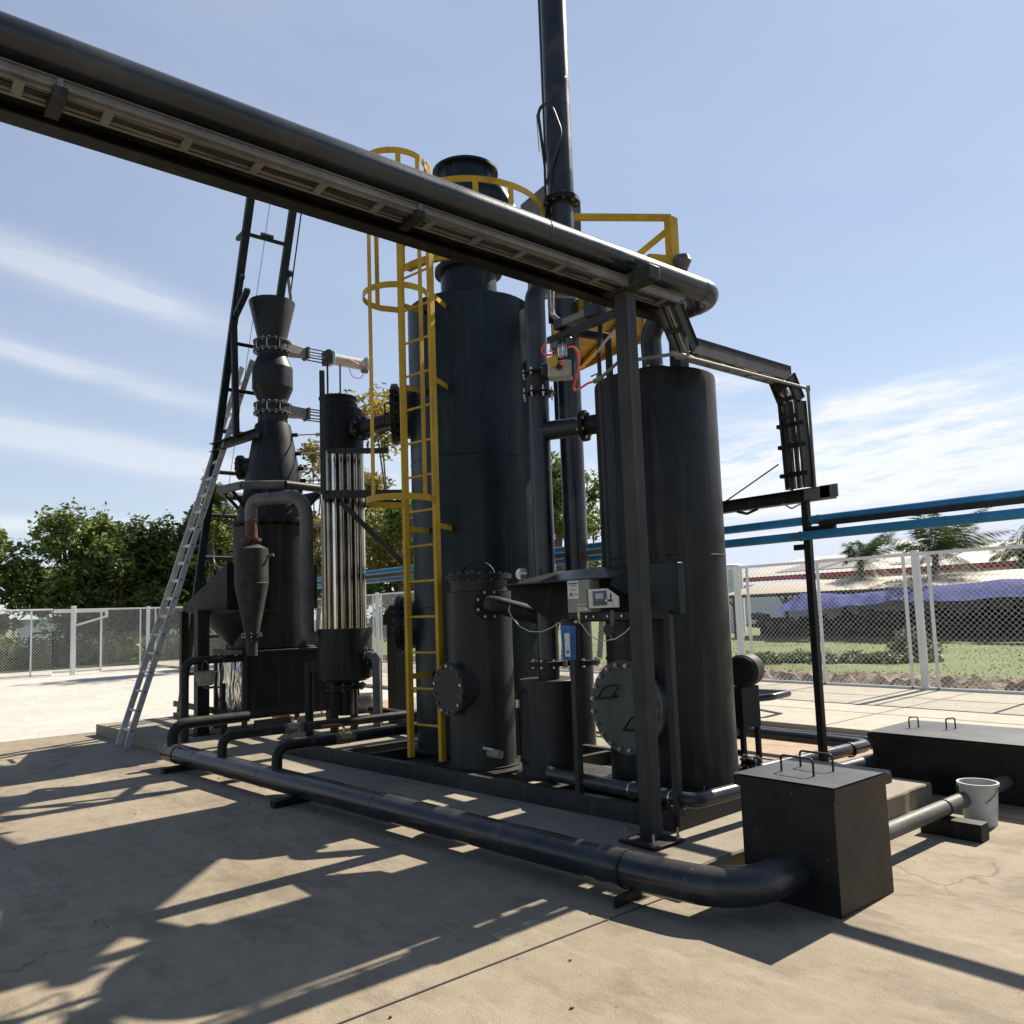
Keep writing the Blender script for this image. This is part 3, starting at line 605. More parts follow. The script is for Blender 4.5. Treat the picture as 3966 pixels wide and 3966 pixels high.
b = MB(); b.pipe([(-3.235, -3.4, 3.572), (-3.235, 3.35, 3.572)], .0075, 'galv', 8); b.build('conduit', t)
for y in (.55, 2.15):
    b = MB(); b.bar((-3.40, y, 3.55), (-3.22, y, 3.55), .05, .035, 'steelpaint'); b.cyl((-3.235, y, 3.56), (-3.235, y, 3.60), .012, 'galv', 8); b.build('hanger', t)
t = thing('sloping_tray', (-3.35, 4.35, 3.4), 'galvanised cable ladder stepping down steeply past the right tank top', 'cable tray')
sA = atX(*cc(2100, 950, 600, 1330, 700), -3.34); sB = atX(*cc(2100, 950, 600, 1590, 1290), -3.40)
sA = Vector((-3.33, 4.18, 3.56)); sB = Vector((-3.385, 4.42, 3.31))
ladder_tray(t, sA, sB, .15, .08, (0, .7, .7), .2, mat='frame', cables=6, sd=3)
t = thing('long_tray', (-3.4, 5, 3.3), 'covered cable ladder running level beyond the right tank then turning down', 'cable tray')
yA, yB = 4.42, 5.62
ladder_tray(t, (-3.40, yA, 3.31), (-3.40, yB, 3.31), .16, .07, (0, 0, 1), .2, mat='galv', cables=7, sd=5)
b = MB(); b.bar((-3.322, yA, 3.355), (-3.322, yB+.02, 3.355), .006, .07, 'steelpaint'); b.build('cover_plate', t)
pB = Vector((-3.40, yB, 3.31)); pC = Vector((-3.40, yB+.12, 3.13)); pD = Vector((-3.40, 5.80, 2.45))
ladder_tray(t, pB, pC, .17, .10, (0, .8, .5), .1, mat='frame', cables=11, sd=6)
t = thing('drop_tray', (-3.4, 5.78, 2.8), 'upright cable ladder dropping beside the slim post against the sky', 'cable tray')
ladder_tray(t, pC, (pC.x, pC.y+.03, 2.44), .17, .11, (0, 1, 0), .2, mat='frame', cables=12, sd=7)
for z in (2.95, 2.78, 2.55): b = MB(); b.bar((-3.52, pC.y-.02, z), (-3.28, pC.y-.02, z), .04, .03, 'steelpaint'); b.build('bracket', t)
b = MB(); b.pipe([(-3.46, pC.y+.02, 2.46), (-3.455, pC.y-.01, 2.62), (-3.44, pC.y-.02, 2.7), (-3.46, pC.y, 2.85), (-3.46, pC.y, 3.12), (-3.45, pB.y, 3.29)], .032, 'black', 10, .05); b.build('cable_bundle', t)
t = thing('conduit_run', (-3.3, 5, 3.3), 'thin galvanised conduit crossing the tray and turning down to the beam end', 'conduit')
cy1 = atX(*k_top(880, 1078), -3.28); g = lambda x, y, X=-3.3: atX(*cc(2500, 1000, 750, x, y), X)
b = MB(); e1 = g(385, 460); b.pipe([(-3.28, 3.9, 3.575), e1], .011, 'galv', 10); b.pipe([e1, Vector((-3.3, e1.y+.01, 3.235)), ], .011, 'galv', 10); b.lathe(e1, [(.0, -.02), (.017, -.02), (.017, .02), (0, .02)], 'galv', 12); b.build('upper_run', t)
f0 = g(290, 955); f1 = g(1620, 1300); f1b = Vector((-3.3, f1.y, 2.44)); b = MB(); b.pipe([f0, f1, f1b], .012, 'galv', 10, .03); b.lathe(f1, [(0, -.02), (.018, -.02), (.018, .02), (0, .02)], 'galv', 12); b.build('lower_run', t)
b = MB(); b.pipe([f0, Vector((-3.62, 3.98, 3.21)), atY(*cc(2100, 950, 600, 700, 1680), 3.95)], .012, 'galv', 10); b.cyl(f0-Vector((0, .03, 0)), f0+Vector((0, .06, 0)), .017, 'galv', 12); b.build('branch_run', t)
# slim post, bracket beam
t = thing('slim_post', (-3.48, 5.96, .15), 'slim dark square post carrying the blue pipes, beyond the pit box', 'post')
b = MB(); b.bar((-3.47, 5.97, .15), (-3.47, 5.97, 2.42), .055, .055, 'steelpaint', upv=(0, 1, 0)); b.build('post', t, bev=.004)
b = MB(); b.box((-3.47, 5.97, .155), (.16, .16, .01), 'steelpaint'); b.build('base_plate', t)
for z, xx in ((2.125, .26), (1.99, -.1)): b = MB(); b.bar((-3.47, 5.935, z), (-3.47+xx, 5.935, z), .04, .045, 'steelpaint'); b.build('bracket', t)
t = thing('trunking_beam', (-4, 5.95, 2.4), 'dusty horizontal trunking beam between the right tank and the slim post', 'beam')
b = MB(); b.chan((-4.4, 5.92, 2.40), (-3.20, 5.92, 2.40), .10, .10, .006, 'frame'); b.build('channel', t)
b = MB(); b.box((-3.30, 5.90, 2.40), (.22, .10, .09), 'galv'); b.box((-3.20, 5.86, 2.40), (.14, .02, .10), 'galv'); b.build('end_bracket', t)
b = MB(); b.pipe([(-4.05, 5.87, 2.34), (-3.95, 5.86, 2.31), (-3.85, 5.87, 2.34)], .012, 'black', 8, .02); b.pipe([(-3.6, 5.86, 2.35), (-3.52, 5.84, 2.30), (-3.45, 5.86, 2.33)], .007, 'cable', 8, .02); b.build('hanging_cables', t)
b = MB(); b.pipe([(-4.15, 5.85, 2.44), (-3.56, 5.76, 2.66)], .006, 'frame', 6); b.build('stay_rod', t)
for i, (y, z, lab) in enumerate(((5.99, 2.205, 'upper pale blue water pipe crossing behind the slim post'), (5.90, 2.075, 'lower darker blue water pipe strapped to the slim post'))):
    t = thing('water_pipe', (-3, y, z), lab, 'pipe', 'blue water pipes')
    b = MB(); b.cyl((-14, y, z), (3.5, y, z), .036, 'blue', 24); b.build('pipe_run', t)
    for x in ((-3.49, -.9) if i else (-3.38, -.9)): q = MB(); q.lathe((x, y, z), [(.036, -.008), (.040, -.008), (.040, .008), (.036, .008)], 'galv', 24, (1, 0, 0)); q.build('strap', t)
t = thing('pipe_tray', (0, 6.02, 2.14), 'flat galvanised tray following the upper blue pipe away from the slim post', 'cable tray')
b = MB(); b.bar((-3.35, 5.99, 2.163), (3.5, 5.99, 2.163), .10, .006, 'frame'); b.bar((-3.35, 5.94, 2.165), (3.5, 5.94, 2.165), .004, .045, 'frame'); b.build('tray_run', t)
b = MB(); b.bar((-4.9, 5.6, 2.10), (-14, 5.6, 2.10), .10, .05, 'galv'); solo(b, 'rear_tray', 'grey cable tray glimpsed behind the widest tank and the tube cooler', 'cable tray')

# steel arms beside the column, small pipe uprights
t = thing('pipe_bracket', (-3.9, 4.1, 3.2), 'dark welded bracket frame reaching from the thick column towards the riser', 'bracket')
aa = atY(*cc(2100, 950, 600, 940, 840), 3.84); ab = atY(*cc(2100, 950, 600, 90, 1190), 4.2)
b = MB(); b.bar(aa, ab, .05, .05, 'steelpaint'); b.build('long_arm', t, bev=.004)
ac = atY(*cc(2100, 950, 600, 370, 1080), 4.08); ae = atY(*cc(2100, 950, 600, 820, 1150), 4.35)
b = MB(); b.bar(ac, ae, .05, .05, 'steelpaint'); b.bar(ae, Vector((ae.x, ae.y, h1-.05)), .04, .04, 'steelpaint', upv=(0, 1, 0)); b.build('short_arm', t, bev=.004)
t = thing('cable_duct', (-4, 4.2, 3.3), 'short grey cable duct hung above the dark bracket frame', 'cable tray')
ca = atY(*cc(2100, 950, 600, 260, 990), 4.1); cb = atY(*cc(2100, 950, 600, 740, 790), 4.0)
b = MB(); b.bar(ca, cb, .09, .05, 'galv'); b.build('duct', t, bev=.004)
b = MB(); b.bar(ca-Vector((.05, 0, -.0)), ca+Vector((.05, 0, 0)), .11, .07, 'black'); b.build('clamp', t); b = MB(); b.bar(cb-Vector((.12, 0, 0)), cb, .11, .08, 'black'); b.build('clamp', t)
b = MB(); w0 = atY(*cc(2100, 950, 600, 90, 580), 4.25); w1 = atY(*cc(2100, 950, 600, 95, 850), 4.25); b.pipe([w0+Vector((0, 0, .3)), w1, ca], .014, 'galv', 8, .12); w0 = atY(*cc(2100, 950, 600, 165, 600), 4.22); w1 = atY(*cc(2100, 950, 600, 135, 850), 4.22); b.pipe([w0+Vector((0, 0, .2)), w1, ca+Vector((.03, 0, 0))], .006, 'cable', 8, .1); b.build('cables', t)
t = thing('signal_conduit', (-3.7, 4.0, 2), 'dusty upright conduit with black hose end in front of the right tank', 'conduit')
s0 = atY(*cc(2100, 950, 600, 705, 1340), 4.22); s1 = atY(*k_box(1590, 230), 4.22)
b = MB(); b.pipe([s0, s1], .016, 'frame', 10); b.build('conduit', t)
b = MB(); b.pipe([s0+Vector((.0, 0, -.02)), s0+Vector((.02, 0, .12)), atY(*cc(2100, 950, 600, 725, 960), 4.1)], .018, 'black', 8, .06); b.build('hose', t)
b = MB(); b.pipe([s0+Vector((.01, -.02, 0)), atY(*cc(2100, 950, 600, 800, 1180), 4.05), atY(*cc(2100, 950, 600, 960, 1020), 3.85)], .010, 'cable', 8, .08); b.build('cable', t)

# air preparation set with orange hoses
fr = atY(*cc(1900, 1300, 600, 880, 130), 4.12)
t = thing('air_filter_set', fr, 'air filter regulator with two clear bowls and orange hoses above the silver actuator', 'air filter')
b = MB(); b.box(fr+Vector((-.0, 0, .02)), (.20, .05, .05), 'darkplastic'); b.build('manifold', t, bev=.004)
for dx in (.01, .055):
    b = MB(); q = fr+Vector((dx, -.02, 0)); b.lathe(q, [(0, -.10), (.016, -.095), (.02, -.08), (.02, -.02), (.022, -.02), (.022, .0)], 'clear', 18); b.build('bowl', t)
    b = MB(); b.cyl(q, q+Vector((0, 0, .05)), .022, 'black', 16); b.build('bowl_cap', t)
hz = lambda x, y, Y=4.1: atY(*cc(1900, 1300, 600, x, y), Y)
for pts in ([(730, 80), (665, 115), (635, 180), (665, 235), (730, 245), (800, 225)], [(735, 190), (800, 195)], [(975, 140), (1040, 135), (1085, 200), (1105, 330), (1075, 520), (1035, 640), (1050, 690), (1120, 655), (1220, 590), (1320, 565)], [(895, 310), (870, 365)], [(905, 310), (905, 370)]):
    b = MB(); b.pipe([hz(*p) for p in pts], .0085 if len(pts) > 2 else .007, 'orange', 8, .06); b.build('air_hose', t)
b = MB(); v0 = hz(1330, 560); b.cyl(v0-Vector((.03, 0, 0)), v0+Vector((.05, .0, .01)), .018, 'galv', 10); b.pipe([v0, v0+Vector((0, 0, .05)), v0+Vector((-.06, 0, .045))], .006, 'galv', 6); b.build('ball_valve', t)
b = MB(); q = hz(770, 330, 4.25); b.box(q, (.11, .02, .09), 'yellow'); q = atY(*cc(2100, 950, 600, 170, 1060), 4.3); b.box(q, (.07, .012, .11), 'yellow'); b.build('mounting_plate', t)

# ================================================================= instrument hood, cabinet, analyser
Yh = 3.98
t = thing('instrument_hood', (-4.1, Yh, 1.6), 'black folded sheet hood sheltering the instruments beside the thick column', 'hood')
x0h, x1h = -4.86, -3.40; zt0 = 1.795; zt1 = 1.86
b = MB(); 
b.add([(x0h, 3.93, 1.755), (x1h-.33, 3.93, 1.755), (x1h-.05, 4.22, 1.84), (x0h+.28, 4.22, 1.84), (x0h, 3.93, 1.765), (x1h-.33, 3.93, 1.765), (x1h-.05, 4.22, 1.85), (x0h+.28, 4.22, 1.85)], [(3, 2, 1, 0), (4, 5, 6, 7), (0, 1, 5, 4), (1, 2, 6, 5), (2, 3, 7, 6), (3, 0, 4, 7)], 'navy'); b.build('roof', t)
b = MB(); b.add([(x0h, 3.93, 1.755), (x0h+.30, 4.12, 1.46), (x0h+.62, 4.2, 1.46), (x1h-.05, 4.2, 1.46), (x1h-.05, 4.22, 1.84), (x0h+.28, 4.22, 1.84)], [(0, 1, 2, 3, 4, 5)], 'soot'); b.build('back_sheet', t)
b = MB(); b.add([(x1h-.33, 3.93, 1.755), (x1h-.05, 4.21, 1.84), (x1h-.05, 4.21, 1.50), (x1h-.10, 4.12, 1.52), (x1h-.33, 3.93, 1.70)], [(0, 1, 2, 3, 4)], 'navy'); b.build('cheek', t)
t = thing('side_cabinet', (-3.4, 4.1, 1.66), 'plain blue black box mounted just behind the thick column', 'cabinet')
b = MB(); b.box((-3.335, 4.02, 1.665), (.24, .06, .32), 'navy'); b.build('case', t, bev=.004)
t = thing('instrument_stand', (-4.0, 4.1, .27), 'grey angle steel stand under the instrument hood', 'stand')
xl = atZ(*U(1092, 1437), .27); 
lA = atY(*k_box(1300, 1900), 3.98); lB = atY(*cc(2200, 2100, 800, 1000, 1900), 4.0)
b = MB(); b.bar((lA.x, 3.98, .27), (lA.x, 3.98, 1.5), .045, .045, 'frame', upv=(0, 1, 0)); b.build('leg', t)
b = MB(); b.bar((lB.x, 4.0, .27), (lB.x, 4.0, 1.5), .045, .045, 'frame', upv=(0, 1, 0)); b.build('leg', t)
b = MB(); b.bar((lA.x-.03, 3.99, 1.50), (lB.x+.03, 3.99, 1.50), .045, .05, 'frame'); b.build('cross_bar', t)
b = MB()
for x in (-4.0, -3.93, -3.80, -3.67): b.cyl((x, 3.96, 1.5), (x, 3.95, 1.5), .009, 'bolt', 8)
b.build('bolts', t)
t = thing('beige_cabinet', (-3.9, 3.9, 1.65), 'beige steel cabinet with printed plates hung under the hood', 'cabinet')
b = MB(); xa, xb = -4.10, -3.86; Yc = 3.90
ca_ = atY(*k_box(1195, 345), Yc); cb_ = atY(*k_box(1415, 655), Yc); xa, xb, zb_, zt_ = ca_.x, cb_.x, cb_.z, 1.755
b.box(((xa+xb)/2, Yc+.05, (zb_+zt_)/2), (xb-xa, .10, zt_-zb_), 'cabinet'); b.build('case', t, bev=.003)
b = MB(); b.box((xa+.064, Yc-.002, zt_-.065), (.108, .003, .125), 'plate'); 
for i, (zz, ww, hh) in enumerate(((.022, .088, .008), (.038, .07, .005), (.062, .08, .0025), (.070, .05, .0025), (.092, .022, .012), (.105, .035, .006))): b.box((xa+.064-(.02 if i > 3 else 0), Yc-.0045, zt_-zz), (ww, .002, hh), 'ink')
for zz in (.095, .102): b.box((xa+.092, Yc-.0045, zt_-zz), (.034, .002, .003), 'ink')
b.build('rating_plate', t)
b = MB(); b.box((xb-.068, Yc-.002, zb_+.035), (.10, .003, .045), 'plate'); b.box((xb-.068, Yc-.0045, zb_+.046), (.085, .002, .008), 'ink'); b.box((xb-.068, Yc-.0045, zb_+.033), (.08, .002, .003), 'ink'); b.box((xb-.08, Yc-.0045, zb_+.024), (.05, .002, .003), 'ink'); b.build('small_plate', t)
q = atY(*k_box(1310, 690), Yc); b = MB(); b.cyl(q+Vector((0, 0, .03)), q-Vector((0, 0, .01)), .009, 'brass', 8); b.cyl(q+Vector((0, 0, .012)), q-Vector((0, 0, .0)), .014, 'brass', 6); b.cyl(q-Vector((0, 0, .01)), q-Vector((0, 0, .04)), .007, 'brass', 8); b.build('brass_fitting', t)
Ya = 3.80; A_ = lambda x, y: atY(*cc(2180, 2220, 300, x, y), Ya)
t = thing('gas_analyser', A_(1000, 600), 'ivory slant cornered analyser with a small grey display', 'instrument')
f = [A_(625, 405), A_(1095, 378), A_(1375, 580), A_(1388, 850), A_(648, 877)]
b = MB(); n = 5; b.add(f+[p+Vector((0, .012, 0)) for p in f], [tuple(range(n-1, -1, -1)), tuple(range(n, 2*n))]+[(i, (i+1) % n, n+(i+1) % n, n+i) for i in range(n)], 'ivory'); b.build('case', t, bev=.002)
fr_ = Vector((0, -.002, 0))
def quad(mb, pts, mat, off=.003, th=.002):
    ps = [A_(*p)-Vector((0, off, 0)) for p in pts]; n = len(ps); mb.add(ps+[p+Vector((0, th+.0005, 0)) for p in ps], [tuple(range(n-1, -1, -1))]+[(i, (i+1) % n, n+(i+1) % n, n+i) for i in range(n)], mat)
b = MB(); quad(b, [(740, 452), (1090, 432), (1105, 800), (762, 820)], 'darkplastic'); b.build('panel', t)
b = MB(); quad(b, [(830, 512), (1018, 500), (1022, 636), (836, 645)], 'lcd', .006); b.build('display', t)
b = MB(); quad(b, [(800, 712), (1060, 700), (1062, 742), (802, 754)], 'ink', .006); b.build('keypad', t)
b = MB(); quad(b, [(1178, 498), (1208, 497), (1212, 630), (1182, 632)], 'black', .003); b.cyl(A_(1160, 678), A_(1160, 678)-Vector((0, .03, 0)), .008, 'bolt', 10); quad(b, [(1170, 655), (1235, 650), (1237, 695), (1172, 700)], 'black', .012, .012); b.build('knob', t)
b = MB()
for p in ((657, 535), (662, 738), (1358, 700)): b.cyl(A_(*p), A_(*p)-Vector((0, .006, 0)), .006, 'bolt', 8)
b.build('screws', t)
b = MB(); q = [A_(555, 400), A_(625, 405), A_(648, 877), A_(575, 880)]; b.add([p+Vector((0, .01, 0)) for p in q]+[p+Vector((0, .05, 0)) for p in q], [(3, 2, 1, 0), (4, 5, 6, 7), (0, 1, 5, 4), (1, 2, 6, 5), (2, 3, 7, 6), (3, 0, 4, 7)], 'darkplastic'); b.build('side_panel', t)
b = MB(); q = A_(1230, 930); b.cyl(q, A_(1240, 1190), .014, 'darkplastic', 14); b.cyl(A_(1240, 1190), A_(1240, 1215), .018, 'darkplastic', 14); v = A_(1155, 1415); b.cyl(v+Vector((0, -.01, 0)), v+Vector((0, .03, 0)), .042, 'frame', 20)
for i in range(4): a = i*PI/2+.6; b.cyl(v+Vector((.024*math.cos(a), -.012, .024*math.sin(a))), v+Vector((.024*math.cos(a), -.006, .024*math.sin(a))), .007, 'black', 8)
b.cyl(A_(1240, 1215), A_(1235, 1330), .012, 'darkplastic', 12); b.cyl(A_(1225, 1550), A_(1225, 1640), .012, 'darkplastic', 12); b.build('sample_pump', t)
t = thing('water_filter', A_(130, 1500), 'blue water filter housing with black head hanging below the cabinet', 'filter')
fc = atY(*k_box(1212, 930), Ya); fz0 = atY(*k_box(1212, 1100), Ya).z; fz1 = atY(*k_box(1212, 780), Ya).z; Wf = .054
b = MB(); b.lathe((fc.x, Ya, 0), [(0, fz0), (Wf*.62, fz0), (Wf*.72, fz0+.01), (Wf*.88, fz1-.03), (Wf*1.0, fz1-.02), (Wf*1.0, fz1), (0, fz1)], 'filter', 32)
for i in range(10): a = i*PI/5; b.bar((fc.x+Wf*.74*math.cos(a), Ya+Wf*.74*math.sin(a), fz0+.004), (fc.x+Wf*.9*math.cos(a), Ya+Wf*.9*math.sin(a), fz1-.03), .006, .006, 'filter', upv=(0, 1, 0))
bd = b.build('bowl', t)
b = MB(); b.cyl((fc.x, Ya, fz1), (fc.x, Ya, fz1+.03), Wf*.95, 'black', 28); b.box((fc.x, Ya, fz1+.035), (.07, .07, .02), 'black'); b.build('head', t)
sd2 = Vector((.62, -.78, 0)).normalized(); so_ = Vector((fc.x, Ya, 0))+sd2*(Wf*.9+.006); b = MB(); b.bar(so_+Vector((0, 0, fz0+.025)), so_+Vector((0, 0, fz1-.05)), .034, .003, 'plate', upv=sd2); q = so_+sd2*.003+Vector((0, 0, fz0+.055)); b.cyl(q, q+sd2*.001, .011, 'blue', 14); b.build('sticker', bd)
b = MB(); p0 = A_(300, 1215); b.cyl(p0-Vector((.0, 0, 0)), p0+Vector((.02, 0, 0)), .009, 'whiteplastic', 10); b.build('port', t)
t = thing('sample_tube', A_(800, 1600), 'thin pale tube sagging between the outlet elbow, the blue filter and the column', 'tube')
T_ = lambda x, y, Y=3.78: atY(*k_box(x, y), Y)
b = MB(); b.pipe([T_(665, 590, 3.92), T_(650, 640, 3.92), T_(690, 710, 3.92), T_(760, 790, 3.9), T_(850, 835, 3.85), T_(960, 838, 3.82), T_(1050, 800), T_(1130, 750)], .0035, 'cable', 6, .05); b.pipe([T_(1310, 745), T_(1340, 775), T_(1400, 860), T_(1470, 910), T_(1560, 920), T_(1650, 905), T_(1740, 845), T_(1800, 785)], .0035, 'cable', 6, .05); b.build('tube', t)
t = thing('black_cable', A_(1400, 1600), 'black cable looping below the analyser onto the round cover', 'cable')
b = MB(); b.pipe([A_(1350, 1340), A_(1470, 1440), A_(1510, 1600), A_(1480, 1790), A_(1400, 1840), A_(1300, 1810)], .005, 'black', 6, .04); b.pipe([A_(1280, 1560), A_(1260, 1700), T_(1640, 950, 3.9), T_(1570, 1090, 4.1)], .010, 'black', 6, .04); b.build('cable', t)
gp = atY(*k_box(750, 297), 4.05)
t = thing('pressure_gauge', gp, 'round white pressure gauge standing at the hood corner', 'gauge')
b = MB(); b.cyl(gp+Vector((0, 0, 0)), gp+Vector((.015, .045, 0)), .045, 'bolt', 28); b.build('case', t)
b = MB(); b.cyl(gp+Vector((0, -.001, 0)), gp+Vector((0, -.003, 0)), .038, 'gauge', 28); dd = b.build('dial', t)
b = MB(); b.bar(gp+Vector((-.01, -.005, -.02)), gp+Vector((.008, -.005, .016)), .003, .002, 'ink', upv=(0, 1, 0)); 
for i in range(9): a = rad(-135+i*33.75)+PI/2; b.bar(gp+Vector((.028*math.cos(a), -.005, .028*math.sin(a))), gp+Vector((.034*math.cos(a), -.005, .034*math.sin(a))), .0018, .001, 'ink', upv=(0, 1, 0))
b.build('needle', dd)
b = MB(); b.cyl(gp+Vector((.005, .01, -.04)), gp+Vector((.005, .01, -.12)), .007, 'brass', 8); b.build('stem', t)

# ================================================================= pit box, second box, pipes to the right
def lidbox(name, label, x0, x1, y0, y1, h, handles, lidmat='gaspipe'):
    t = thing(name, ((x0+x1)/2, (y0+y1)/2, 0), label, 'box', None)
    b = MB(); b.box(((x0+x1)/2, (y0+y1)/2, h/2-.02), (x1-x0-.045, y1-y0-.045, h-.04), 'pit'); b.build('body', t, bev=.004)
    b = MB(); b.box(((x0+x1)/2, (y0+y1)/2, h-.035), (x1-x0, y1-y0, .055), 'pit'); b.add([(x0+.001, y0+.001, h+.0015), (x1-.001, y0+.001, h+.0015), (x1-.001, y1-.001, h+.0015), (x0+.001, y1-.001, h+.0015)], [(0, 1, 2, 3)], 'lidtop'); l = b.build('lid', t)
    for p, q in handles: 
        b = MB(); p = Vector((*p, h)); q = Vector((*q, h)); u_ = Vector((0, 0, .09)); b.pipe([p, p+u_, q+u_, q], .006, 'black', 10, .02); b.build('handle', l)
    return t
M['pit'] = painted('pit box paint', (.013, .0132, .013), .36, var=.2, scale=5, streak=False, dirt=(.10, .09, .07), dirt_amt=.25, bump=.25, chalk=.7, chip=(.22, .2, .17))
M['lidtop'] = painted('lid top paint', (.036, .040, .046), .46, streak=False, dust=.12, var=.12, dirt=(.2, .2, .2), dirt_amt=.25)  # paler and bluer than the box paint, on the top face only
lidbox('pit_box', 'large dark steel pit box with a square lid and two wire handles in the foreground', -2.74, -2.15, 3.78, 4.37, .63, [((-2.57, 3.985), (-2.37, 3.97)), ((-2.56, 4.16), (-2.36, 4.15))])
hb = [atZ(*cc(2500, 2700, 1218, x, y), .45) for x, y in ((1622, 190), (1678, 187), (1850, 199), (1905, 194))]
lidbox('far_pit_box', 'second dark pit box with two small wire handles, further off by the pale pavement', -3.45, -1.75, 6.65, 7.5, .45, [((hb[0].x, hb[0].y), (hb[1].x, hb[1].y)), ((hb[2].x, hb[2].y), (hb[3].x, hb[3].y))])
t = thing('outflow_pipe', (-2.45, 5, .15), 'straight grey pipe leaving the back of the foreground pit box along the plinth', 'pipe')
b = MB(); b.cyl((-2.43, 4.3, .17), (-2.43, 8.6, .17), .05, 'gaspipe', 24); b.build('pipe_run', t)
b = MB(); b.lathe((-2.43, 5.62, .17), [(.05, -.006), (.056, -.006), (.056, .006), (.05, .006)], 'steelpaint', 24, (0, 1, 0)); b.build('strap', t)
b = MB(); b.box((-2.38, 5.62, .055), (.38, .12, .11), 'steelpaint'); solo(b, 'pipe_block', 'dark support block under the straight grey pipe by the plinth corner', 'support block', bev=.004)
t = thing('looped_pipes', (-3.6, 7, .2), 'pair of dark pipes turning at right angles behind the foreground pit box', 'pipe')
for (pts, r_) in (([(-9.5, 7.35, .22), (-3.78, 7.30, .22), (-3.78, 4.9, .26)], .055), ([(-9.5, 7.55, .18), (-3.42, 7.52, .2), (-3.42, 5.3, .22)], .06)):
    b = MB(); b.pipe(pts, r_, 'pipe', 22, .12); b.build('pipe_run', t)
b = MB()
for x, y, z in ((-3.78, 6.95, .222), (-3.42, 7.0, .2)): b = MB(); b.lathe((x, y, z), [(.055, -.01), (.067, -.01), (.067, .01), (.055, .01)], 'steelpaint', 22, (0, 1, 0)); b.build('clamp', t)
t = thing('spare_valve', (-3.5, 5.2, .3), 'small dark flanged valve on the plinth behind the right tank', 'valve')
vv = atZ(*cc(2500, 2700, 1218, 650, 400), .35); b = MB(); b.cyl(vv-Vector((.06, 0, 0)), vv+Vector((.06, .0, 0)), .03, 'steelpaint', 16); b.flange(vv-Vector((.05, 0, 0)), (1, 0, 0), .05, .014, 'steelpaint', 6); b.flange(vv+Vector((.05, 0, 0)), (1, 0, 0), .05, .014, 'steelpaint', 6); b.cyl(vv-Vector((0, 0, .2)), vv, .02, 'steelpaint', 12); b.build('body', t)
# blower motor behind right tank
mo = atY(*k_far(325, 1345), 5.6)
t = thing('blower_motor', (mo.x, 5.6, PZ), 'round charcoal motor on a box frame just behind the right tank', 'motor')
b = MB(); b.lathe(mo, [(0, -.12), (.115, -.12), (.13, -.10), (.13, .10), (.11, .125), (0, .125)], 'steelpaint', 40, (.35, -.93, 0)); b.build('shell', t)
b = MB()
for r_ in (.03, .05, .07, .09): b.lathe(mo, [(r_, .124), (r_+.006, .132), (r_+.012, .124)], 'black', 32, (.35, -.93, 0))
b.build('fan_grille', t)
bx = atY(*k_far(310, 1460), 5.6)
b = MB(); b.box((bx.x-.02, 5.6, (bx.z+.57)/2), (.17, .24, bx.z-.57), 'steelpaint'); b.build('housing', t, bev=.004)
b = MB()
for dx in (-.08, .06):
    for dy in (-.1, .1): b.bar((bx.x-.02+dx, 5.6+dy, PZ), (bx.x-.02+dx, 5.6+dy, .58), .035, .035, 'steelpaint', upv=(0, 1, 0))
for z in (.25, .38, .5): b.bar((bx.x-.1, 5.5, z), (bx.x+.04, 5.5, z), .02, .03, 'steelpaint')
b.build('frame', t)
t = thing('floor_rail', (-4.2, 8.9, .5), 'low dark bent pipe rail on the pale pavement behind the motor', 'rail')
pa = atY(*k_far(372, 1560), 9.4); pb = atY(*k_far(520, 1545), 9.4); pc = atY(*k_far(372, 1525), 10.0)
b = MB(); b.pipe([pa, pb, pb+Vector((-.05, .5, 0)), pc+Vector((-.4, .3, 0))], .045, 'pipe', 16, .08); b.pipe([pb+Vector((-.2, 0, 0)), Vector((pb.x-.25, pb.y, .08))], .03, 'pipe', 12); b.build('pipe_run', t)
bk = atZ(3740, 3180, 0)
t = thing('plastic_pail', (bk.x, bk.y, 0), 'white plastic pail at the edge of the yard past the foreground pit box', 'pail')
b = MB(); b.lathe((bk.x+.10, bk.y, 0), [(0, .0), (.10, 0), (.12, .26), (.13, .26), (.13, .28), (.115, .28), (.1, .02), (0, .02)], 'whiteplastic', 32); b.build('body', t)
b = MB(); b.pipe([Vector((bk.x+.10+.13*math.cos(a), bk.y+.13*math.sin(a)*.6-.02, .26-.12*abs(math.sin(a)))) for a in np.linspace(PI, 2*PI, 12)], .003, 'galv', 6); b.build('handle', t)

# ================================================================= skid frame under the tanks
t = thing('skid_frame', (-5.5, 4.6, .15), 'long dark channel frame on the plinth carrying all the upright tanks', 'frame')
sk = [(-8.35, 3.63), (-3.40, 4.06), (-3.46, 5.55), (-8.4, 5.3)]
for i in range(4):
    a = Vector((*sk[i], .215)); c_ = Vector((*sk[(i+1) % 4], .215)); d = (c_-a).normalized()
    b = MB(); b.bar(a-d*.0, c_, .07, .125 if i else .1252, 'frame'); b.build('side_beam', t, bev=.003)
for x in (-7.3, -6.9, -5.95, -5.25, -4.5): b = MB(); yy = 3.66+(x+8.35)*.0868; b.bar((x, yy, .21), (x, 5.4, .21), .06, .11, 'frame'); b.build('cross_beam', t)
b = MB(); b.box((-6.46, 4.9, .262), (1.2, .95, .012), 'steelpaint'); b.box((-3.97, 4.78, .262), (1.0, .98, .012), 'steelpaint'); b.box((-5.55, 4.35, .260), (.7, .75, .012), 'steelpaint'); b.box((-4.83, 4.5, .258), (.6, .7, .012), 'steelpaint'); b.build('deck_plates', t)

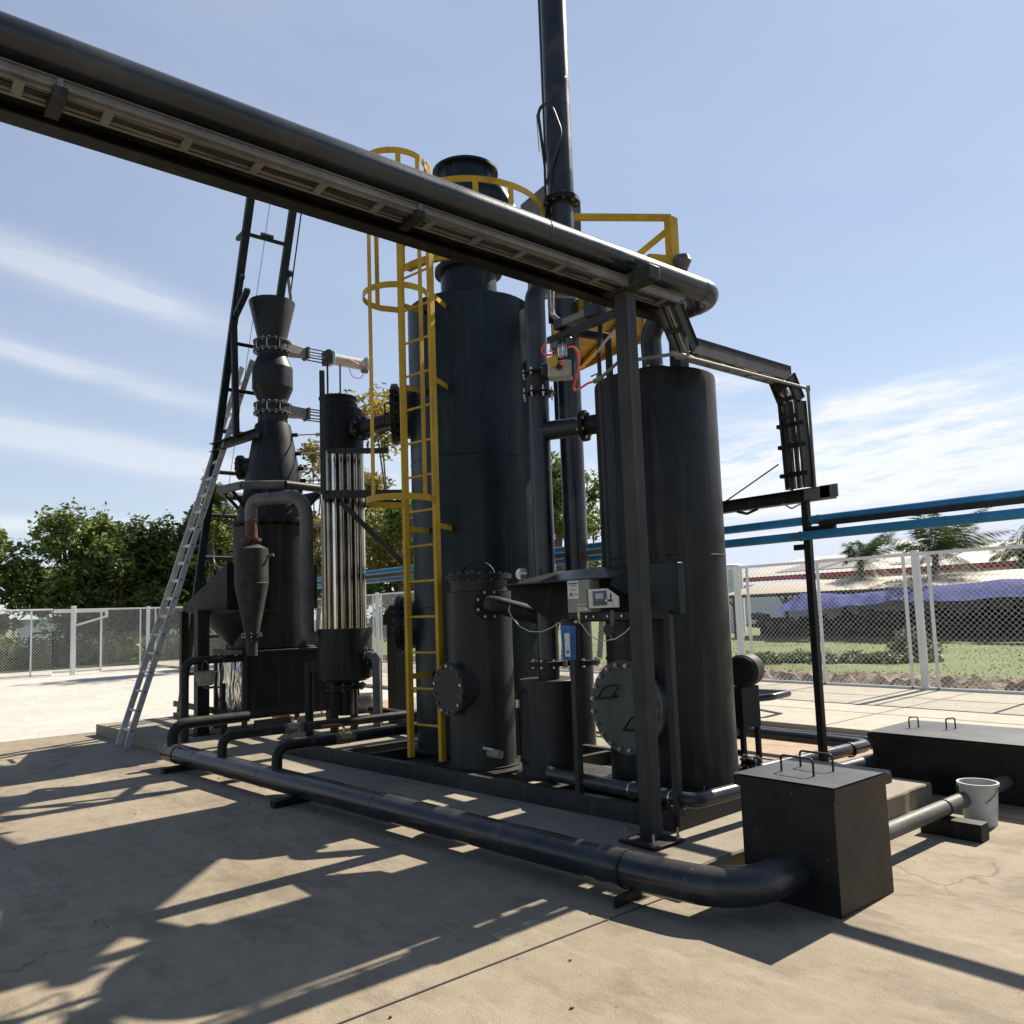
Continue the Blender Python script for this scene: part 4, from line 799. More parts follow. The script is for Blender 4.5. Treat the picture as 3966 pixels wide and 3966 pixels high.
# front return pipe beside thick column
t = thing('return_pipe', (-4, 4.1, .36), 'black pipe with an elbow running past the foot of the thick column', 'pipe')
b = MB(); b.pipe([(-5.05, 4.62, .36), (-4.52, 4.02, .36), (-3.22, 4.03, .36), (-3.20, 4.9, .36)], .048, 'pipe', 22, .09); b.build('pipe_run', t)
b = MB()
for x in (-3.72, -3.38): b.lathe((x, 4.03, .36), [(.048, -.006), (.054, -.006), (.054, .006), (.048, .006)], 'valvesteel', 20, (1, 0, 0))
b.build('straps', t)
vq = Vector((-4.72, 4.25, .36)); b = MB(); b.cyl(vq+Vector((-.03, -.03, 0)), vq+Vector((.05, .05, 0)), .055, 'steelpaint', 16); b.cyl(vq, vq+Vector((0, 0, .10)), .012, 'valvesteel', 8); vb = b.build('valve', t)
b = MB(); lv = vq+Vector((0, 0, .10)); b.pipe([lv, lv+Vector((-.05, -.02, .05)), lv+Vector((-.20, -.06, .06))], .009, 'redlever', 8, .02); b.build('lever', vb)

# ================================================================= big ground header pipe and branches
t = thing('header_pipe', (-6, 3, .2), 'long fat dark pipe lying along the plinth and curving into the foreground pit box', 'pipe')
HP = [Vector((-9.15, 2.80, .155)), Vector((-3.05, 3.29, .155))]; HR_ = .096
b = MB(); b.pipe([HP[0]-Vector((.25, .02, 0)), HP[0], (-2.95, 3.30, .155), (-2.46, 3.38, .16), (-2.42, 3.9, .17)], HR_, 'pipe', 40, .32, 10); b.build('pipe_run', t)
b = MB(); b.lathe(HP[0]-Vector((.25, .02, 0)), [(0, -.03), (.07, -.02), (HR_, 0)], 'pipe', 40, (1, .08, 0)); b.build('end_cap', t)
hd = (HP[1]-HP[0]).normalized()
for x in (-9.1, -3.10):
    p = HP[0]+hd*((x-HP[0].x)/hd.x); b = MB(); b.lathe(p, [(HR_, -.008), (HR_+.006, -.008), (HR_+.006, .008), (HR_, .008)], 'steelpaint', 40, tuple(hd)); b.build('strap', t)
b = MB()
for x in (-8.6, -7.2, -5.4, -4.0): p = HP[0]+hd*((x-HP[0].x)/hd.x); b = MB(); b.lathe(p, [(HR_, -.005), (HR_+.0025, 0), (HR_, .005)], 'pipe', 40, tuple(hd)); b.build('weld_bead', t)
for i, (x, lab) in enumerate(((-9.0, 'dark block under the far end of the fat header pipe'), (-6.62, 'dark block under the middle of the fat header pipe'), (-3.06, 'narrow dark bracket under the near end of the fat header pipe'))):
    p = HP[0]+hd*((x-HP[0].x)/hd.x); b = MB(); b.box((p.x, p.y-.05, .03), (.09 if i < 2 else .02, .34 if i < 2 else .22, .058), 'steelpaint', Matrix.Rotation(.08, 3, 'Z')); o = solo(b, 'pipe_block', lab, 'support block', bev=.004)
def on_header(px, py):   # point on header top seen at this pixel
    p = atZ(px, py, .30); s = (p-HP[0]).dot(hd); q = HP[0]+hd*s; return Vector((q.x, q.y, .155))
# branches with ball valves
def branch(label, s, ex_pts, vat, mat='steelpaint', vmat='valvesteel', lever=True):
    t = thing('branch_pipe', s, label, 'pipe', None)
    b = MB(); b.pipe([s, s+Vector((0, .0, .28))]+ex_pts, .047, mat, 20, .11); b.build('pipe_run', t)
    b = MB(); d = (ex_pts[-1]-ex_pts[0]).normalized(); v = ex_pts[0]+d*vat; b.cyl(v-d*.06, v+d*.06, .056, vmat, 8); b.cyl(v-d*.10, v-d*.06, .052, 'gaspipe', 12); b.cyl(v+d*.06, v+d*.10, .052, 'gaspipe', 12); b.cyl(v, v+Vector((0, 0, .09)), .014, vmat, 8); vb = b.build('ball_valve', t)
    b = MB(); l = v+Vector((0, 0, .09)); b.pipe([l, l-d*.04+Vector((0, 0, .04)), l-d*.22+Vector((.0, -.0, .045))], .010, 'redlever', 8, .02); b.build('lever', vb)
    return t
s1 = on_header(*cc(700, 2200, 800, 425, 1700)); s2 = on_header(*cc(700, 2200, 800, 845, 1830)); s0 = on_header(*cc(640, 2450, 500, 90, 1600))
branch('branch pipe with a red lever valve rising from the header towards the ash box', s1, [s1+Vector((0.02, .30, .28)), s1+Vector((.12, 2.6, .28))], .42)
branch('branch pipe with a brass valve rising nearest the ladder foot', s2, [s2+Vector((0.0, .30, .28)), s2+Vector((.02, 2.2, .28))], .36, vmat='brass')
t = thing('branch_pipe', s0, 'plain elbowed branch pipe at the far capped end of the header', 'pipe'); b = MB(); b.pipe([s0, s0+Vector((0, 0, .30)), s0+Vector((-.02, .85, .30))], .06, 'steelpaint', 20, .14); b.build('pipe_run', t)
lp = Vector((-10.05, 3.15, 0))
t = thing('hoop_pipe', lp, 'dark upright pipe bent over level in front of the mirror finished ash box side', 'pipe')
b = MB(); pz_ = atY(*cc(640, 2450, 500, 400, 345), 3.15); zz = 1.10; b.pipe([(lp.x, lp.y, PZ), (lp.x, lp.y, zz), (lp.x+.05, lp.y+.60, zz), (lp.x+.05, lp.y+.80, zz)], .048, 'steelpaint', 20, .12); b.build('pipe_run', t)

# ================================================================= GASIFIER
g0 = (-10.54, 4.48); S = 1.054
sz = lambda z: 1.55+(z-1.55)*S
t = thing('gasifier', (*g0, PZ), 'tall black stepped furnace with a funnel on top, standing on a square ash box', 'furnace')
b = MB(); b.lathe((*g0, 0), [(.5*S, 1.2), (.5*S, sz(2.74)), (.47*S, sz(2.8)), (.44*S, sz(2.99)), (.375*S, sz(3.2))], 'steelpaint', 72); b.build('body', t, smooth=15)
b = MB(); b.lathe((*g0, 0), [(.375*S, sz(3.2)), (.372*S, sz(3.29)), (.231*S, sz(4.09)), (.225*S, sz(4.11)), (.19*S, sz(4.13)), (.19*S, sz(4.26))], 'tank', 64); b.build('upper_cone', t, smooth=15)
b = MB(); b.lathe((*g0, 0), [(.193*S, sz(4.40)), (.193*S, sz(4.44)), (.262*S, sz(4.60)), (.262*S, sz(4.87)), (.194*S, sz(5.03)), (.194*S, sz(5.1))], 'tank', 64); b.build('lock_chamber', t, smooth=15)
b = MB(); b.lathe((*g0, 0), [(.191*S, sz(5.23)), (.191*S, sz(5.28)), (.300*S, sz(5.77)), (.300*S, sz(5.775)), (.29*S, sz(5.775)), (.18*S, sz(5.28))], 'tank', 64); b.build('feed_funnel', t)
for zA, zB in ((4.26, 4.38), (5.10, 5.23)):
    b = MB(); b.flange((*g0, sz(zA)), (0, 0, 1), .247*S, .018, 'gaspipe', 16, gap=0, bs=.016); b.flange((*g0, sz(zB)), (0, 0, 1), .247*S, .018, 'gaspipe', 16, bs=.016)
    b.cyl((*g0, sz(zA)), (*g0, sz(zB)), .225*S, 'steelpaint', 40)
    for i in range(9): a = 2*PI*i/9; b.cyl((g0[0]+.238*S*math.cos(a), g0[1]+.238*S*math.sin(a), sz(zA)), (g0[0]+.238*S*math.cos(a), g0[1]+.238*S*math.sin(a), sz(zB)), .006, 'bolt', 6)
    b.build('slide_gate_flange', t)
b = MB(); b.flange((*g0, sz(2.78)), (0, 0, 1), .567*S, .02, 'steelpaint', 20, gap=.022, bs=.016, bolt='boltdark'); b.build('body_flange', t)
# octagonal manifold ring
b = MB(); R8 = .70; z8 = sz(3.22); pts = [Vector((g0[0]+R8*math.cos(a), g0[1]+R8*math.sin(a), z8)) for a in [PI/8+i*PI/4+.2 for i in range(9)]]
for i in range(8): b.cyl(pts[i], pts[i+1], .055, 'gaspipe' if i in (5, 6) else 'tankwarm', 20)
ringp = b.build('air_ring', t)
b = MB()
for i in range(8): a = PI/8+.2+(i+.5)*PI/4; b = MB(); b.cyl((g0[0]+R8*.92*math.cos(a), g0[1]+R8*.92*math.sin(a), z8-.02), (g0[0]+.44*math.cos(a), g0[1]+.44*math.sin(a), z8-.25), .025, 'steelpaint', 10); b.build('air_nozzle', t)
# small side cover, probes
lcam = Vector((-rt.x, -rt.y, 0)).normalized()
b = MB(); o = Vector((*g0, sz(3.56))); b.cyl(o, o+lcam*.42, .13, 'steelpaint', 32); b.flange(o+lcam*.43, lcam, .17, .03, 'steelpaint', 12, gap=.03, bs=.012, bolt='boltdark'); b.build('side_cover', t)
for zz, L in ((3.97, .46), (3.72, .40), (3.52, .52), (3.36, .34)):
    b = MB(); dr = -lcam; o = Vector((*g0, sz(zz)))+dr*(.375-(zz-3.29)*.18+.0); b.cyl(o, o+dr*.09, .028, 'steelpaint', 12); b.cyl(o+dr*.09, o+dr*L, .010, 'alu', 10)
    for k in range(4): b.cyl(o+dr*(L*.75+k*.018), o+dr*(L*.75+k*.018+.009), .028, 'alu', 14)
    b.build('probe', t)
bx0, bx1, by0, by1 = -11.0, -9.95, 3.86, 5.0
b = MB(); b.box(((bx0+bx1)/2+.002, (by0+by1)/2+.01, .76), (bx1-bx0-.004, by1-by0-.02, .84), 'soot'); b.box((bx1+.004, by0+.5, .42), (.012, 1.0, .09), 'steelpaint'); b.box((bx1+.006, by0+.5, 1.165), (.014, 1.04, .03), 'steelpaint'); ab = b.build('ash_box', t, bev=.006)
def shiny():
    m, nt, b_ = mk('polished wavy sheet'); v = coords(nt, (1, 1, .55)); b_.inputs['Base Color'].default_value = (.5, .49, .46, 1); b_.inputs['Metallic'].default_value = .95; b_.inputs['Roughness'].default_value = .18
    bumpn(nt, b_, noise(nt, 3.2, 2, v), 1.0, .22); return m
M['shiny'] = shiny()
b = MB(); b.box(((bx0+bx1)/2, by0-.003, .78), (bx1-bx0-.06, .006, .70), 'shiny'); b.build('mirror_sheet', ab, label='dented mirror finished sheet')
b = MB()
for x, y in ((bx0+.03, by0), (bx1-.03, by0), (bx1-.03, by1), (bx0+.03, by1)): b = MB(); b.bar((x, y-.01, PZ), (x, y-.01, 1.19), .055, .055, 'frame', upv=(0, 1, 0)); b.build('stand_leg', t)
b = MB(); b.bar((bx0, by0-.02, .38), (bx1, by0-.02, .38), .05, .10, 'frame'); b.build('stand_rail', t); b = MB(); b.bar((bx0, by0-.02, 1.16), (bx1, by0-.02, 1.16), .05, .07, 'steelpaint'); b.build('stand_rail', t)
b = MB(); b.box((bx1+.01, by0+.35, .27), (.03, .5, .10), 'black'); b.box((bx1+.03, by0+.72, .22), (.03, .12, .14), 'galv'); b.build('ash_hatch', t)
# sloping shroud and feed cone on the far side
b = MB(); sA_, sB_ = -12.05, -10.3
b.add([(sA_, 3.75, 1.80), (sB_, 3.75, 2.30), (sB_, 5.0, 2.30), (sA_, 5.0, 1.80), (sA_, 3.75, 1.70), (sB_, 3.75, 1.70), (sB_, 5.0, 1.70), (sA_, 5.0, 1.70)], [(0, 1, 2, 3), (7, 6, 5, 4), (0, 4, 5, 1), (1, 5, 6, 2), (2, 6, 7, 3), (3, 7, 4, 0)], 'soot'); b.build('shroud', t)
b = MB(); b.lathe((-10.75, 4.25, 0), [(.72, 1.70), (.72, 1.67), (.70, 1.66), (.30, 1.24), (.30, 1.18)], 'tankwarm', 48); b.build('bottom_cone', t)

# stand with pillar, rails and bucket
t = thing('pillar_stand', (-10.47, 3.45, PZ), 'dark square pillar with low cross rails where the bucket hangs, by the ash box', 'stand')
b = MB(); b.bar((-10.50, 3.50, PZ), (-10.50, 3.50, 1.72), .15, .15, 'steelpaint', upv=(0, 1, 0)); b.build('pillar', t, bev=.006)
b = MB(); b.bar((-12.0, 3.75, 0.02), (-12.0, 3.75, 1.72), .10, .10, 'steelpaint', upv=(0, 1, 0)); b.build('rear_post', t)
b = MB(); b.box((-10.5, 3.5, .157), (.26, .26, .014), 'steelpaint'); b.build('base_plate', t)
for z, x1_ in ((.43, -9.97), (.27, -9.97)): b = MB(); b.bar((-12.0, 3.62, z), (x1_, 3.62, z+.02), .03, .075, 'steelpaint'); b.build('cross_rail', t)
b = MB(); b.bar((-9.95-.12, 3.62, PZ), (-9.95-.12, 3.62, .8), .045, .045, 'steelpaint', upv=(0, 1, 0)); b.build('short_post', t)
bc = atY(*cc(640, 2450, 500, 600, 700), 3.34)
t = thing('hanging_bucket', (bc.x, 3.34, bc.z), 'cement stained bucket hanging by the square pillar', 'bucket')
zb0 = atY(*cc(640, 2450, 500, 600, 790), 3.34).z; zb1 = atY(*cc(640, 2450, 500, 600, 580), 3.34).z
b = MB(); b.lathe((bc.x, 3.34, 0), [(0, zb0), (.085, zb0), (.13, zb1), (.137, zb1), (.137, zb1-.01), (.12, zb1-.01), (.08, zb0+.01)], 'bucket', 36); b.build('body', t)
b = MB(); b.pipe([Vector((bc.x+.13*math.cos(a), 3.34, zb1+.125*math.sin(a))) for a in np.linspace(PI, 0, 14)], .005, 'galv', 6); b.build('handle', t)
b = MB(); b.pipe([(bc.x-.03, 3.36, zb1+.11), (bc.x-.03, 3.50, zb1+.13)], .006, 'steelpaint', 6); b.box((bc.x, 3.42, zb0-.03), (.2, .14, .015), 'frame'); b.build('hook', t)

# ================================================================= cyclone and gas pipe
Ac = math.atan2(*[ray(*k_mid(420, 900))[i] for i in (0, 1)]); dc = 10.62; gc = (dc*math.sin(Ac), dc*math.cos(Ac)); rc = dc*.0194
zc = lambda y: zt(*k_mid(420, y), *gc)
t = thing('cyclone_separator', (*gc, 1.3), 'sooty grey cyclone with a long cone, hanging in front of the black furnace', 'cyclone')
b = MB(); b.lathe((*gc, 0), [(.07, zc(740)), (rc, zc(790)), (rc, zc(1108)), (rc+.004, zc(1112)), (rc, zc(1118)), (rc*.43, zc(1580)), (rc*.43, zc(1600))], 'gas', 56); b.build('body', t, smooth=12)
b = MB(); b.flange((*gc, zc(712)), (0, 0, 1), .125, .014, 'rust', 10, gap=.018, bs=.012, bolt='boltdark'); b.build('top_flange', t)
b = MB(); b.flange((*gc, zc(1600)), (0, 0, 1), .125, .014, 'gas', 8, gap=.018, bs=.012); b.build('bottom_flange', t)
b = MB(); b.pipe([(*gc, zc(1600)), (*gc, 1.12)], .07, 'gas', 24); b.build('dust_pipe', t)
b = MB(); o = Vector((*gc, zc(880))); b.cyl(o, o+ar*.28+Vector((0, 0, .04)), .022, 'gaspipe', 12); b.build('side_stub', t)
Ag = math.atan2(*[ray(*k_mid(937, 900))[i] for i in (0, 1)]); dg = 9.95; gp_ = (dg*math.sin(Ag), dg*math.cos(Ag)); rg = .079
zg = lambda x, y: zt(*k_mid(x, y), (gc[0]+gp_[0])/2, (gc[1]+gp_[1])/2)
t = thing('gas_pipe', (*gp_, 2), 'grey pipe arching over from the cyclone and down to the tube cooler', 'pipe')
zgl = zc(330); zgr = zt(*k_mid(860, 290), *gp_)
b = MB(); b.pipe([(*gc, zc(700)), (*gc, zc(530))], rg*.98, 'rust', 28); b.build('rusty_neck', t, label='rusty brown lower neck')
endp = Vector((-8.93, 4.42, zt(*k_mid(1040, 1640), -8.93, 4.42)))
b = MB(); b.pipe([(*gc, zc(530)), (*gc, zgl), (*gp_, zgr), (*gp_, zt(*k_mid(937, 1620), *gp_)), endp], rg, 'gaspipe', 32, .27, 12); b.build('pipe_run', t)
b = MB()
for p, ax in (((*gc, zc(520)), (0, 0, 1)), ((*gp_, zt(*k_mid(937, 450), *gp_)), (0, 0, 1)), ((*gp_, zt(*k_mid(937, 1470), *gp_)), (0, 0, 1))): b = MB(); b.lathe(p, [(rg, -.006), (rg+.004, 0), (rg, .006)], 'gaspipe', 32, ax); b.build('weld_bead', t)

# ================================================================= tube cooler
d6 = 10.0; A6 = math.atan2(*[ray(*k_mid(1285, 1100))[i] for i in (0, 1)]); g6 = (d6*math.sin(A6), d6*math.cos(A6))
z6 = lambda y: zt(*k_mid(1285, y), *g6)
z6u = lambda y: zt(*k_gas(1480, y), *g6)
t = thing('tube_cooler', (*g6, .8), 'upright cooler made of a bundle of shiny steel tubes between two black drums', 'heat exchanger')
b = MB(); zt_b = z6(1530); b.lathe((*g6, 0), [(0, zt_b), (.325, zt_b), (.325, .84), (.24, .80), (0, .80)], 'steelpaint', 56); b.build('bottom_drum', t)
zt0 = z6u(1680); zt1_ = z6u(1170)
b = MB(); b.lathe((*g6, 0), [(0, zt0), (.265, zt0), (.265, zt1_-.08), (.26, zt1_-.06), (.20, zt1_-.02), (.20, zt1_+.02), (0, zt1_+.02)], 'soot', 56); b.build('top_drum', t)
lidc = (g6[0]-.05, g6[1]-.02); b = MB(); b.flange((*lidc, zt1_+.10), (0, 0, 1), .235, .022, 'steelpaint', 14, bs=.014); b.cyl((*lidc, zt1_-.2), (*lidc, zt1_+.09), .22, 'soot', 40); b.build('lid', t)
tubes = [(0.0, 0.0)]
for k, (n, R_) in enumerate(((6, .085), (12, .165), (17, .235))): tubes += [(R_*math.cos(2*PI*i/n+.1*k), R_*math.sin(2*PI*i/n+.1*k)) for i in range(n)]
M['tubedark'] = painted('dark reflection tube', (.24, .20, .16), .16, .5, 1.0, var=.35, dirt=(.03, .02, .012), dirt_amt=.8, bump=.03)  # darker copy of the tube steel stands in for dark reflections
for i, (dx, dy) in enumerate(tubes): b = MB(); b.cyl((g6[0]+dx, g6[1]+dy, zt_b-.01), (g6[0]+dx, g6[1]+dy, zt0+.01), .030, 'stainless' if i % 3 == 0 else 'tubedark', 18, caps=False); b.build('tube', t)
for (x, y) in ((1205, 1580), (1440, 1590), (1625, 1540), (1855, 1570)):
    p = atZ(*cc(700, 2200, 800, x, y), .15); p.z = 0; b = MB(); b.cyl((p.x, p.y, PZ), (p.x, p.y, 1.02), .05, 'steelpaint', 20); b.box((p.x, p.y, PZ+.006), (.16, .16, .012), 'steelpaint'); q = Vector((*g6, 0)); m_ = (p+q)/2; b.bar(Vector((p.x, p.y, .98)), Vector((g6[0]+(p.x-g6[0])*.5, g6[1]+(p.y-g6[1])*.5, 1.06)), .10, .12, 'steelpaint'); b.build('leg', t)
b = MB(); p = atZ(*cc(1040, 2450, 600, 1130, 360), 1.04); sp_ = Vector((*g6, 1.0)); n_ = Vector((.93, .37, 0)).normalized(); q0 = Vector((g6[0], g6[1], 1.10))+n_*.30
b.flange(q0+n_*.04, n_, .10, .014, 'steelpaint', 8, gap=.016, bs=.01); b.pipe([q0, q0+n_*.17, q0+n_*.175+Vector((0, 0, -.3)), Vector((q0.x+n_.x*.175, q0.y+n_.y*.175, PZ+.1))], .05, 'gaspipe', 22, .12); b.build('drain_elbow', t)
b = MB(); b.cyl((*g6, .40), (*g6, .84), .10, 'steelpaint', 28); b.flange((*g6, .72), (0, 0, 1), .24, .02, 'steelpaint', 10, gap=.03, bs=.018, bolt='boltdark'); b.build('bottom_outlet', t)
b = MB(); pz6 = z6u(1465); nb = Vector((.98, .15, 0)).normalized(); q0 = Vector((*g6, pz6)); b.cyl(q0, q0+nb*1.9, .085, 'steelpaint', 28); b.flange(q0+nb*.38, nb, .15, .02, 'steelpaint', 8, gap=.024, bs=.016, bolt='boltdark'); b.flange(q0+nb*1.30, nb, .15, .02, 'steelpaint', 8, gap=.024, bs=.016, bolt='boltdark'); b.build('gas_outlet', t)
# supporting frame with tall post and brace
t = thing('cooler_frame', (-8, 4.2, 3), 'grey steel frame with a tall post and slanted brace around the tube cooler', 'frame')
fu = Vector((.50, .866, 0)); fwv = Vector((-.866, .50, 0))
rr_ = ray(*k_mid(1085, 278)); Cn = EYE+rr_*(9.50/math.hypot(rr_.x, rr_.y)); fz_ = Cn.z
def fpl(px, py, off=0.0): d = ray(px, py); P0_ = Cn+fwv*off; return EYE+d*((P0_-EYE).dot(fwv)/d.dot(fwv))
endL = fpl(*k_mid(1860, 300)); L0 = (endL-Cn).dot(fu)
b = MB(); b.bar(Cn, Cn+fu*L0, .06, .09, 'frame'); b.build('front_beam', t)
b = MB(); b.bar(Cn+fwv*.85, Cn+fwv*.85+fu*L0, .06, .09, 'frame'); b.build('back_beam', t)
for s_ in (.03, .95): b = MB(); b.bar(Cn+fu*s_, Cn+fu*s_+fwv*.85, .06, .088, 'frame'); b.build('side_beam', t)
pt0 = fpl(*k_gas(1245, 1600)); pt1 = fpl(*k_gas(1232, 800)); pb_ = Cn+fu*((pt0-Cn).dot(fu))-fwv*.02
b = MB(); b.bar(Vector((pb_.x, pb_.y, fz_)), Vector((pb_.x, pb_.y, pt1.z)), .085, .06, 'frame', upv=fu); b.build('tall_post', t, bev=.003)
ub = fpl(*k_gas(1290, 1645)); b = MB(); b.bar(ub, ub+fu*(L0-.25), .05, .06, 'frame'); b.build('upper_beam', t)
br0 = fpl(*k_mid(1250, 345), -.03); br1 = fpl(*k_mid(1860, 945), -.03); b = MB(); b.bar(br0, br1, .06, .06, 'frame'); b.build('brace', t)
b = MB(); zz = zt(*k_gas(1190, 1450), -8.95, 4.8); b.cyl((-9.05, 4.75, zt(*k_gas(1190, 1700), -9.05, 4.75)), (-9.05, 4.75, zt(*k_gas(1190, 1200), -9.05, 4.75)), .055, 'navy', 20); solo(b, 'air_vessel', 'slim blue grey cylinder half hidden behind the tall post of the cooler frame', 'cylinder')
# pneumatic cylinders working the slide gates
def pneu(label, zc0, hoses=True):
    X0 = g0[0]; o = lambda y, dx=0, dz=0: Vector((X0+dx, y, zc0+dz))
    t = thing('pneumatic_cylinder', o(5.35), label, 'pneumatic cylinder')
    b = MB(); b.add([o(4.62, .13, -.07), o(4.62, .13, .07), o(4.62, -.13, .07), o(4.62, -.13, -.07), o(4.96, .06, -.06), o(4.96, .06, .07), o(4.96, -.06, .07), o(4.96, -.06, -.06)], [(0, 1, 2, 3), (7, 6, 5, 4), (0, 4, 5, 1), (1, 5, 6, 2), (2, 6, 7, 3), (3, 7, 4, 0)], 'galv'); b.build('mount', t, bev=.008)
    b = MB(); b.box(o(4.99), (.17, .03, .17), 'galv'); b.build('gate_plate', t)
    b = MB(); b.box(o(5.31), (.20, .06, .20), 'frame'); b.build('cylinder_plate', t)
    for sx in (-.065, .065):
        for s_ in (-.065, .065): b = MB(); b.cyl(o(4.95, sx, s_), o(5.33, sx, s_), .009, 'frame', 10); b.build('tie_rod', t)
    b = MB(); b.cyl(o(4.95), o(5.3), .013, 'alu', 12); b.build('piston_rod', t)
    b = MB(); b.cyl(o(5.38), o(5.94), .085, 'alu', 36); b.build('barrel', t)
    for y in (5.385, 5.94): b = MB(); b.box(o(y), (.195, .045, .195), 'alu'); b.build('end_cap', t, bev=.008)
    b = MB(); q = o(5.90, .06, -.12); b.box(q, (.04, .10, .05), 'darkplastic')
    b.build('valve', t)
    for pts in ([q, q+Vector((.03, -.05, .06)), o(5.62, .12, 0), o(5.45, .1, -.11)], [q, q+Vector((0, -.06, -.12)), q+Vector((0, -.2, -.13)), q+Vector((0, -.26, .0))]): b = MB(); b.pipe(pts, .006, 'orange', 8, .05); b.build('hose', t)
    return o(5.32)
c_up = pneu('upper silver pneumatic cylinder with orange hoses, reaching out from the funnel gate', sz(5.165))
c_lo = pneu('lower silver pneumatic cylinder reaching from the chamber gate behind the tall post', sz(4.32))
b = MB(); b.cyl(c_up-Vector((0, 0, .08)), (c_up.x, c_up.y, 3.3), .014, 'frame', 10); solo(b, 'stay_rod', 'thin upright rod under the upper silver cylinder', 'rod')
b = MB(); b.pipe([(g6[0]-.02, g6[1], zt1_+.1), (g6[0]-.02, g6[1], zt1_+.42), (g6[0]+.08, g6[1]-.05, zt1_+.5)], .012, 'galv', 8, .03); solo(b, 'vent_pipe', 'thin hooked vent pipe on the tube cooler lid', 'pipe')

# ================================================================= hoist track
t = thing('hoist_track', (-13.0, 4.3, .1), 'tall leaning blue grey hoist track of two channels behind the black furnace', 'hoist')
HA = Vector((-13.0, 0, .1)); HB = Vector((-10.1, 0, 7.2)); hdv = (HB-HA).normalized(); HC = HA+hdv*7.95
for y in (4.0, 4.60): b = MB(); b.chan(HA+Vector((0, y, 0)), HC+Vector((0, y, 0)), .06, .10, .006, 'navy', (0, 1, 0)); b.build('rail', t)
for s in (.75, 1.35, 1.95, 2.6, 3.25, 3.9, 4.5, 5.1, 5.75, 7.22): p = HA+hdv*s; b = MB(); b.bar(p+Vector((0, 4.03, 0)), p+Vector((0, 4.57, 0)), .05, .05, 'frame' if s < 4 else 'navy', upv=hdv); b.build('rung', t)
b = MB(); p = atY(*cc(240, 550, 1000, 1345, 1010), 4.0); q = atY(*cc(240, 550, 1000, 1320, 1200), 4.0); q2 = atY(*cc(240, 550, 1000, 1385, 1115), 4.0); q3 = atY(*cc(240, 550, 1000, 1285, 1330), 4.0)
b.bar(p, q, .05, .05, 'navy', upv=(0, 1, 0)); b.bar(q2, q3, .05, .08, 'navy', upv=(0, 1, 0)); b.cyl(p-Vector((0, .03, 0)), p+Vector((0, .03, 0)), .04, 'navy', 16); b.cyl(q2-Vector((0, .03, 0)), q2+Vector((0, .03, 0)), .04, 'navy', 16); b.build('bucket_guide', t)
b = MB(); p = atY(*cc(240, 550, 1000, 1285, 1340), 4.0); q = atY(*cc(240, 1500, 800, 1630, 470), 4.05); b.bar(p, q, .06, .08, 'steelpaint', upv=(0, 1, 0)); b.build('prop', t)
ga = atY(*cc(240, 1500, 800, 1400, 570), 3.95); gb = Vector((-10.3, 4.15, atY(*cc(240, 1500, 800, 1800, 420), 4.1).z)); b = MB(); b.chan(ga, gb, .08, .12, .008, 'steelpaint'); b.build('tie_beam', t)
b = MB(); p = HA+hdv*7.22; b.bar(p+Vector((-.22, 3.97, 0)), p+Vector((.02, 3.97, 0)), .05, .05, 'navy'); b.build('stub_bracket', t)
b = MB(); q = p+Vector((0, 4.30, .05)); b.cyl(q+Vector((0, -.09, 0)), q+Vector((0, .09, 0)), .018, 'steelpaint', 10)
for i in range(9): b.lathe(q+Vector((0, -.08+i*.02, 0)), [(.018, -.004), (.036, 0), (.018, .004)], 'galv', 14, (0, 1, 0))
b.build('pulley_spring', t)
b = MB(); w0 = atY(*cc(240, 550, 1000, 1555, 470), 4.3); w1 = atY(*cc(240, 1500, 800, 1535, 1090), 4.3); b.cyl(w0+(w0-w1)*.08, w1, .004, 'black', 6); b.build('hoist_rope', t)
b = MB(); w0 = atY(*cc(240, 550, 1000, 1750, 545), 5.0); w1 = atY(*cc(240, 550, 1000, 1660, 1170), 5.0); b.cyl(w0+(w0-w1)*.12, w1, .011, 'navy', 8); w0 = atY(*cc(240, 550, 1000, 1787, 555), 5.0); w1 = atY(*cc(240, 550, 1000, 1705, 1170), 5.0); b.cyl(w0+(w0-w1)*.12, w1, .011, 'navy', 8); w0 = atY(*cc(240, 550, 1000, 1668, 830), 4.9); w1 = atY(*cc(240, 550, 1000, 1712, 1175), 4.9); b.bar(w0, w1, .035, .03, 'steelpaint'); w0 = atY(*cc(240, 550, 1000, 1690, 980), 4.9); b.cyl(w0, w0+Vector((0, .06, 0)), .05, 'steelpaint', 14); b.build('guide_rods', t)
b = MB(); lp_ = atY(*cc(240, 1500, 800, 1530, 1115), 3.9); b.lathe(lp_, [(0, .03), (.035, .02), (.04, -.01), (.02, -.04), (0, -.04)], 'alu', 14); b.pipe([lp_+Vector((.02, 0, -.03)), atY(*cc(240, 1500, 800, 1500, 1210), 3.9), atY(*cc(240, 1500, 800, 1425, 1340), 3.9)], .014, 'black', 8, .06); b.pipe([atY(*cc(240, 1500, 800, 1420, 1340), 3.9), atY(*cc(240, 1500, 800, 1415, 1640), 3.9), atY(*cc(240, 1500, 800, 1480, 1682), 3.9), atY(*cc(240, 1500, 800, 1610, 1682), 3.95)], .012, 'galv', 8, .12); b.pipe([lp_, lp_+Vector((.3, .1, -.15))], .008, 'galv', 6); solo(b, 'sensor_conduit', 'curved bright conduit with a small sensor head beside the hoist track', 'conduit')
